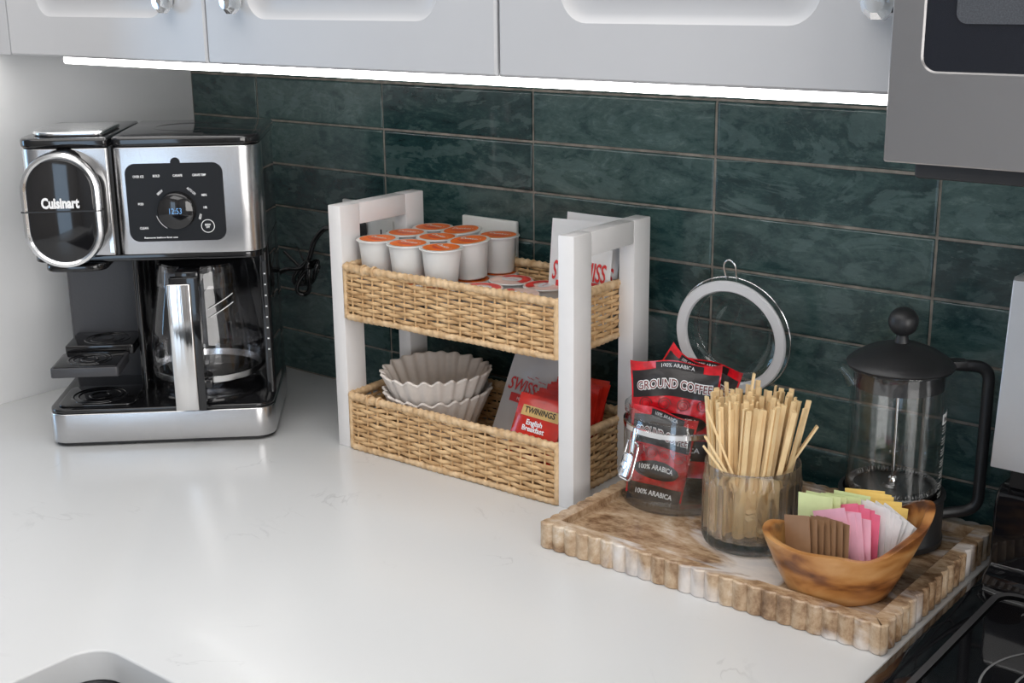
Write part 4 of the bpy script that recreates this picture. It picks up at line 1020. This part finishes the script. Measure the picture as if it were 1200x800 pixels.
for (b0, t0, ln, lab) in (((.018, -.020), (-.074, -.034), .128, 'wooden stirrer leaning furthest left over the jar side'), ((.012, -.027), (-.066, -.030), .132, 'wooden stirrer leaning left, second from the jar side'), ((.004, -.030), (-.058, -.022), .152, 'tall wooden stirrer at the left of the bundle, its tip before a coffee pack'),
                          ((-.010, -.01), (.074, -.014), .138, 'wooden stirrer leaning furthest right towards the press'), ((-.02, .012), (.0, .012), .168, 'tallest wooden stirrer near the middle of the bundle')):
    W3 = lambda u, d_, z: Vector((GX + u * cr - d_ * -sr_ * 0 + d_ * -.63, GY + u * sr_ + d_ * .777, z))
    p0 = W3(b0[0], b0[1], TZ + .0125); d = (W3(t0[0], t0[1], TZ + .0125 + ln) - p0).normalized()
    o = ob('stirrer', boxm(-.0026, .0026, -.00115, .00115, 0, ln, smooth=30), M_STICK, None, p0); o.rotation_mode = 'QUATERNION'; o.rotation_quaternion = d.to_track_quat('Z', 'Y')
    tag(o, lab, 'stirrer', 'wooden stirrers in the ribbed glass')

# ------------------------------------------------------------------ french press
PX, PY = 1.0845, -.0895
fp = thing('french_press', 'glass french press with black lid, base and handle', 'french press', (PX, PY, TZ), R(36))
ob('base', lathem([(0, .0), (.050, .0), (.0535, .002), (.0540, .008), (.0525, .010), (.0528, .050), (.0545, .052), (.0545, .055), (.0500, .056), (.0498, .010), (0, .009)], 64), M_BLACKM, fp)
ob('beaker', lathem([(.0, .0120), (.040, .0125), (.0470, .018), (.0482, .030), (.0482, .176), (.0490, .184), (.0515, .189)], 72), M_PRESSG, fp)
ob('beaker_inner', lathem([(.0, .0150), (.040, .0155), (.0450, .022), (.0460, .030), (.0460, .186)], 72), M_PRESSG, fp)
ob('spout', tubem(spline([(-.046, -.0, .172), (-.052, 0, .180), (-.060, 0, .188)], 6), lambda t: .009 * (1 - t * .55), 12, caps=False), M_PRESSG, fp)
ob('beaker_rim', tubem([(.0508 * math.cos(2 * PI * i / 60), .0508 * math.sin(2 * PI * i / 60), .1885) for i in range(60)], .0012, 6, closed=True), M_SOLID, fp)
ld = ob('lid', lathem([(0, .214), (.010, .2136), (.022, .2110), (.036, .2055), (.047, .1985), (.0530, .1935), (.0540, .1915), (.0530, .1895), (.0455, .1890), (.0450, .168), (.0440, .168), (.0440, .188), (0, .190)], 64), M_BLACKM, fp)
ob('knob', lathem([(0, .2505)] + [(.0150 * math.sin(R(t)), .2355 + .0150 * math.cos(R(t))) for t in range(15, 160, 12)] + [(.0060, .2200), (.0075, .2130)], 36), M_BLACKM, ld)
ob('plunger_rod', tubem([(0, 0, .062), (0, 0, .19)], .0018, 10), M_CHROME, fp)
pf = ob('filter_disc', lathem([(0, .060), (.008, .061), (.010, .0585), (.040, .0575), (.0440, .059), (.0440, .0565), (0, .0555)], 48), M_DMET, fp)
sp_ = []
for i in range(900):
    a = 2 * PI * i / 900; q = a * 75; sp_.append(((.0425 + .0028 * math.cos(q)) * math.cos(a), (.0425 + .0028 * math.cos(q)) * math.sin(a), .0615 + .0028 * math.sin(q)))
ob('filter_spring', tubem(sp_, .0007, 5, closed=True), M_DMET, fp)
ob('filter_nut', lathem([(0, .068), (.004, .068), (.005, .066), (.005, .060)], 12), M_CHROME, fp)
hp = arc([(.048, 0, .1905), (.0900, 0, .1880), (.0900, 0, .0320), (.052, 0, .0275)], .016, 8)
ob('handle', tubem(hp, .0042, 12, sx=1.5, up=(0, 1, 0)), M_BLACKM, fp)
ob('handle_strap', MB().add(*prism([(.044, -.009), (.066, -.006), (.066, .006), (.044, .009)], .188, .1955, bev=.001)).mesh('s', 40), M_BLACKM, fp)
def cyl(a0, r_):
    return lambda x, y: (r_ * math.cos(a0 + x / r_), r_ * math.sin(a0 + x / r_), y)
a0 = R(-24)
m = MB(); v = [cyl(a0, .0487)(x, z) for z in (.1350, .1460) for x in [-.012 + .003 * i for i in range(9)]]; m.add(v, [(i, i + 1, i + 10, i + 9) for i in range(8)])
lb = ob('label', m.mesh('l', 60), M_WHITE_TXT, fp)
ob('lettering', textm('bodum', .0095, lambda x, y: cyl(a0, .0489)(x, y + .1405), bold=.0002, width=.017), M_DARK_TXT, lb)
m = MB(); rnd = random.Random(2)
for r_ in range(26):
    z = .1310 - r_ * .0030
    if r_ % 4 == 3: continue
    x = -.010
    while x < .010:
        wdt = rnd.uniform(.0015, .0045); e = min(x + wdt, .011); v = [cyl(a0, .0486)(q, zz) for zz in (z, z + .0014) for q in (x, (x + e) / 2, e)]; m.add(v, [(0, 1, 4, 3), (1, 2, 5, 4)]); x = e + .001
ob('fine_print', m.mesh('f', None), plain('faded_white_print', (.5, .5, .48), .5, nscale=10, var=.02), fp)

# ------------------------------------------------------------------ olive-wood bowl with sweetener sachets
BX, BY, BA = 1.1020, -.2270, R(36)
bw = thing('wooden_bowl', 'boat-shaped olive wood bowl full of sweetener sachets', 'bowl', (BX, BY, TZ), BA)
def bowl():
    n = 72; v = []; f = []
    def ring(ca_, cb_, L_, Wd, zf, pw):
        out = []
        for i in range(n):
            a = 2 * PI * i / n; c, s_ = math.cos(a), math.sin(a)
            x = L_ * math.copysign(abs(c) ** pw, c); y = Wd * math.copysign(abs(s_) ** 1.0, s_) * (1.0)
            out.append((ca_ + x, cb_ + y, zf(x / L_, y / Wd)))
        return out
    rim = lambda u, w_: .049 + (.037 * u * u if u > 0 else .010 * u * u) + .0018 * math.sin(u * 7 + w_ * 3)
    def mixr(A, B, t, bulge):
        out = []
        for p, q in zip(A, B):
            out.append((p[0] + (q[0] - p[0]) * (t ** bulge), p[1] + (q[1] - p[1]) * (t ** bulge), p[2] + (q[2] - p[2]) * t))
        return out
    RimO = ring(-.003, .0, .0810, .0520, rim, 1.0); BaseO = ring(-.010, -.008, .046, .034, lambda a, b: 0, 1.0)
    RimI = ring(-.003, .0, .0715, .0430, lambda u, w_: rim(u, w_) - .0005, 1.0); BaseI = ring(-.008, -.004, .045, .030, lambda a, b: .010, 1.0)
    rings = [[(p[0] * .985, p[1] * .985, 0) for p in BaseO]] + [mixr(BaseO, RimO, t, .85) for t in (.03, .2, .4, .6, .8, .95)] + [[(p[0] * .995, p[1] * .995, p[2] + .001) for p in RimO]] + [[((p[0] + q[0]) / 2, (p[1] + q[1]) / 2, p[2] + .0018) for p, q in zip(RimO, RimI)]] + [mixr(BaseI, RimI, t, .75) for t in (1, .8, .6, .4, .2, .05)]
    for r_ in rings: v += r_
    for k_ in range(len(rings) - 1):
        for i in range(n): j = (i + 1) % n; f.append((k_ * n + i, k_ * n + j, (k_ + 1) * n + j, (k_ + 1) * n + i))
    f.append(tuple(range(n))[::-1]); f.append(tuple((len(rings) - 1) * n + i for i in range(n)))
    return me('bowl', v, f, 50)
ob('shell', bowl(), M_OLIVE, bw)
cosB, sinB = math.cos(BA), math.sin(BA)
def bw_at(a, b, z): return (BX + a * cosB - b * sinB, BY + a * sinB + b * cosB, TZ + z)
SM = {}
def sugar(kind, col, a, b, z, phi, lean, tilt, label, group, i=0):
    if kind not in SM:
        SM[kind] = ([pillow(.038, .062, .0032, .003, 20 + q + len(SM) * 5, .0008, 6, 8)[0] for q in range(3)], plain(kind.replace(' ', '_') + '_paper', col, .55, nscale=60, bump=.5, var=.06, Transmission_Weight=0.0))
    ms, mt = SM[kind]
    o = ob('sweetener_sachet', ms[i % 3].copy() if 0 else ms[i % 3], mt, None, bw_at(a, b, z))
    o.rotation_euler = (Matrix.Rotation(BA + phi, 4, 'Z') @ Matrix.Rotation(lean, 4, 'X') @ Matrix.Rotation(tilt, 4, 'Y')).to_euler()
    tag(o, label, 'sachet', group); return o
rnd = random.Random(8)
def fan(kind, col, n_, a0, a1, b, z, phi, lean, tilt, labels, group, bstep=0, zstep=0):
    for i in range(n_):
        t = i / max(1, n_ - 1)
        lb = labels[0] if i == 0 else (labels[2] if i == n_ - 1 else labels[1])
        sugar(kind, col, a0 + (a1 - a0) * t, b + bstep * i + rnd.uniform(-.001, .001), z + zstep * i + rnd.uniform(-.002, .002), phi + R(rnd.uniform(-4, 4)), lean + R(rnd.uniform(-3, 3)), (tilt[0] + (tilt[1] - tilt[0]) * t if isinstance(tilt, tuple) else tilt) + R(rnd.uniform(-2, 2)), lb, group, i)
fan('pale green', (.64, .71, .36), 6, -.030, .004, .022, .053, R(-38), R(-8), R(-4), ['leftmost pale green sachet at the back of the bowl', 'pale green sachet in the row behind the pink ones', 'rightmost pale green sachet, touching the yellow ones'], 'green sweetener sachets', 0, .0008)
fan('yellow', (.80, .55, .14), 6, .018, .034, .028, .0570, R(-20), R(-14), R(0), ['yellow sachet next to the green ones at the back', 'yellow sachet behind the white ones', 'tallest yellow sachet, furthest back in the bowl'], 'yellow sweetener sachets', -.004, -.0015)
fan('brown', (.30, .165, .085), 7, -.050, -.016, -.006, .043, R(-60), R(-6), (R(-16), R(-8)), ['leftmost brown sugar sachet at the bowl tip', 'brown sugar sachet in the left row of the bowl', 'rightmost brown sugar sachet beside the pink ones'], 'brown sugar sachets', -.0012, .0002)
fan('light pink', (.82, .42, .52), 4, -.014, .001, -.004, .050, R(-48), R(-6), (R(-20), R(-8)), ['light pink sachet next to the brown ones', 'light pink sachet in the middle of the light pink row', 'light pink sachet nearest the bowl front, before the deeper pink ones'], 'light pink sweetener sachets', -.003, -.0005)
fan('hot pink', (.82, .17, .28), 5, -.002, .011, .006, .052, R(-48), R(-6), (R(-18), R(-4)), ['hot pink sachet behind the light pink ones', 'hot pink sachet in the middle of its row', 'rightmost hot pink sachet, next to the white ones'], 'hot pink sweetener sachets', -.002, -.0006)
fan('white', (.76, .74, .73), 9, .018, .036, .003, .054, R(-48), R(-6), (R(-3), R(22)), ['leftmost white sugar sachet, beside the pink ones', 'white sugar sachet in the fanned white row', 'rightmost white sugar sachet by the high end of the bowl'], 'white sugar sachets', -.0010, -.0006)

# ------------------------------------------------------------------ lift everything from worktop height zero to its real height
for o in list(bpy.data.objects):
    if o.parent is None and o.type in ('MESH', 'EMPTY'):
        o.location = (o.location[0], o.location[1], o.location[2] + ZC)
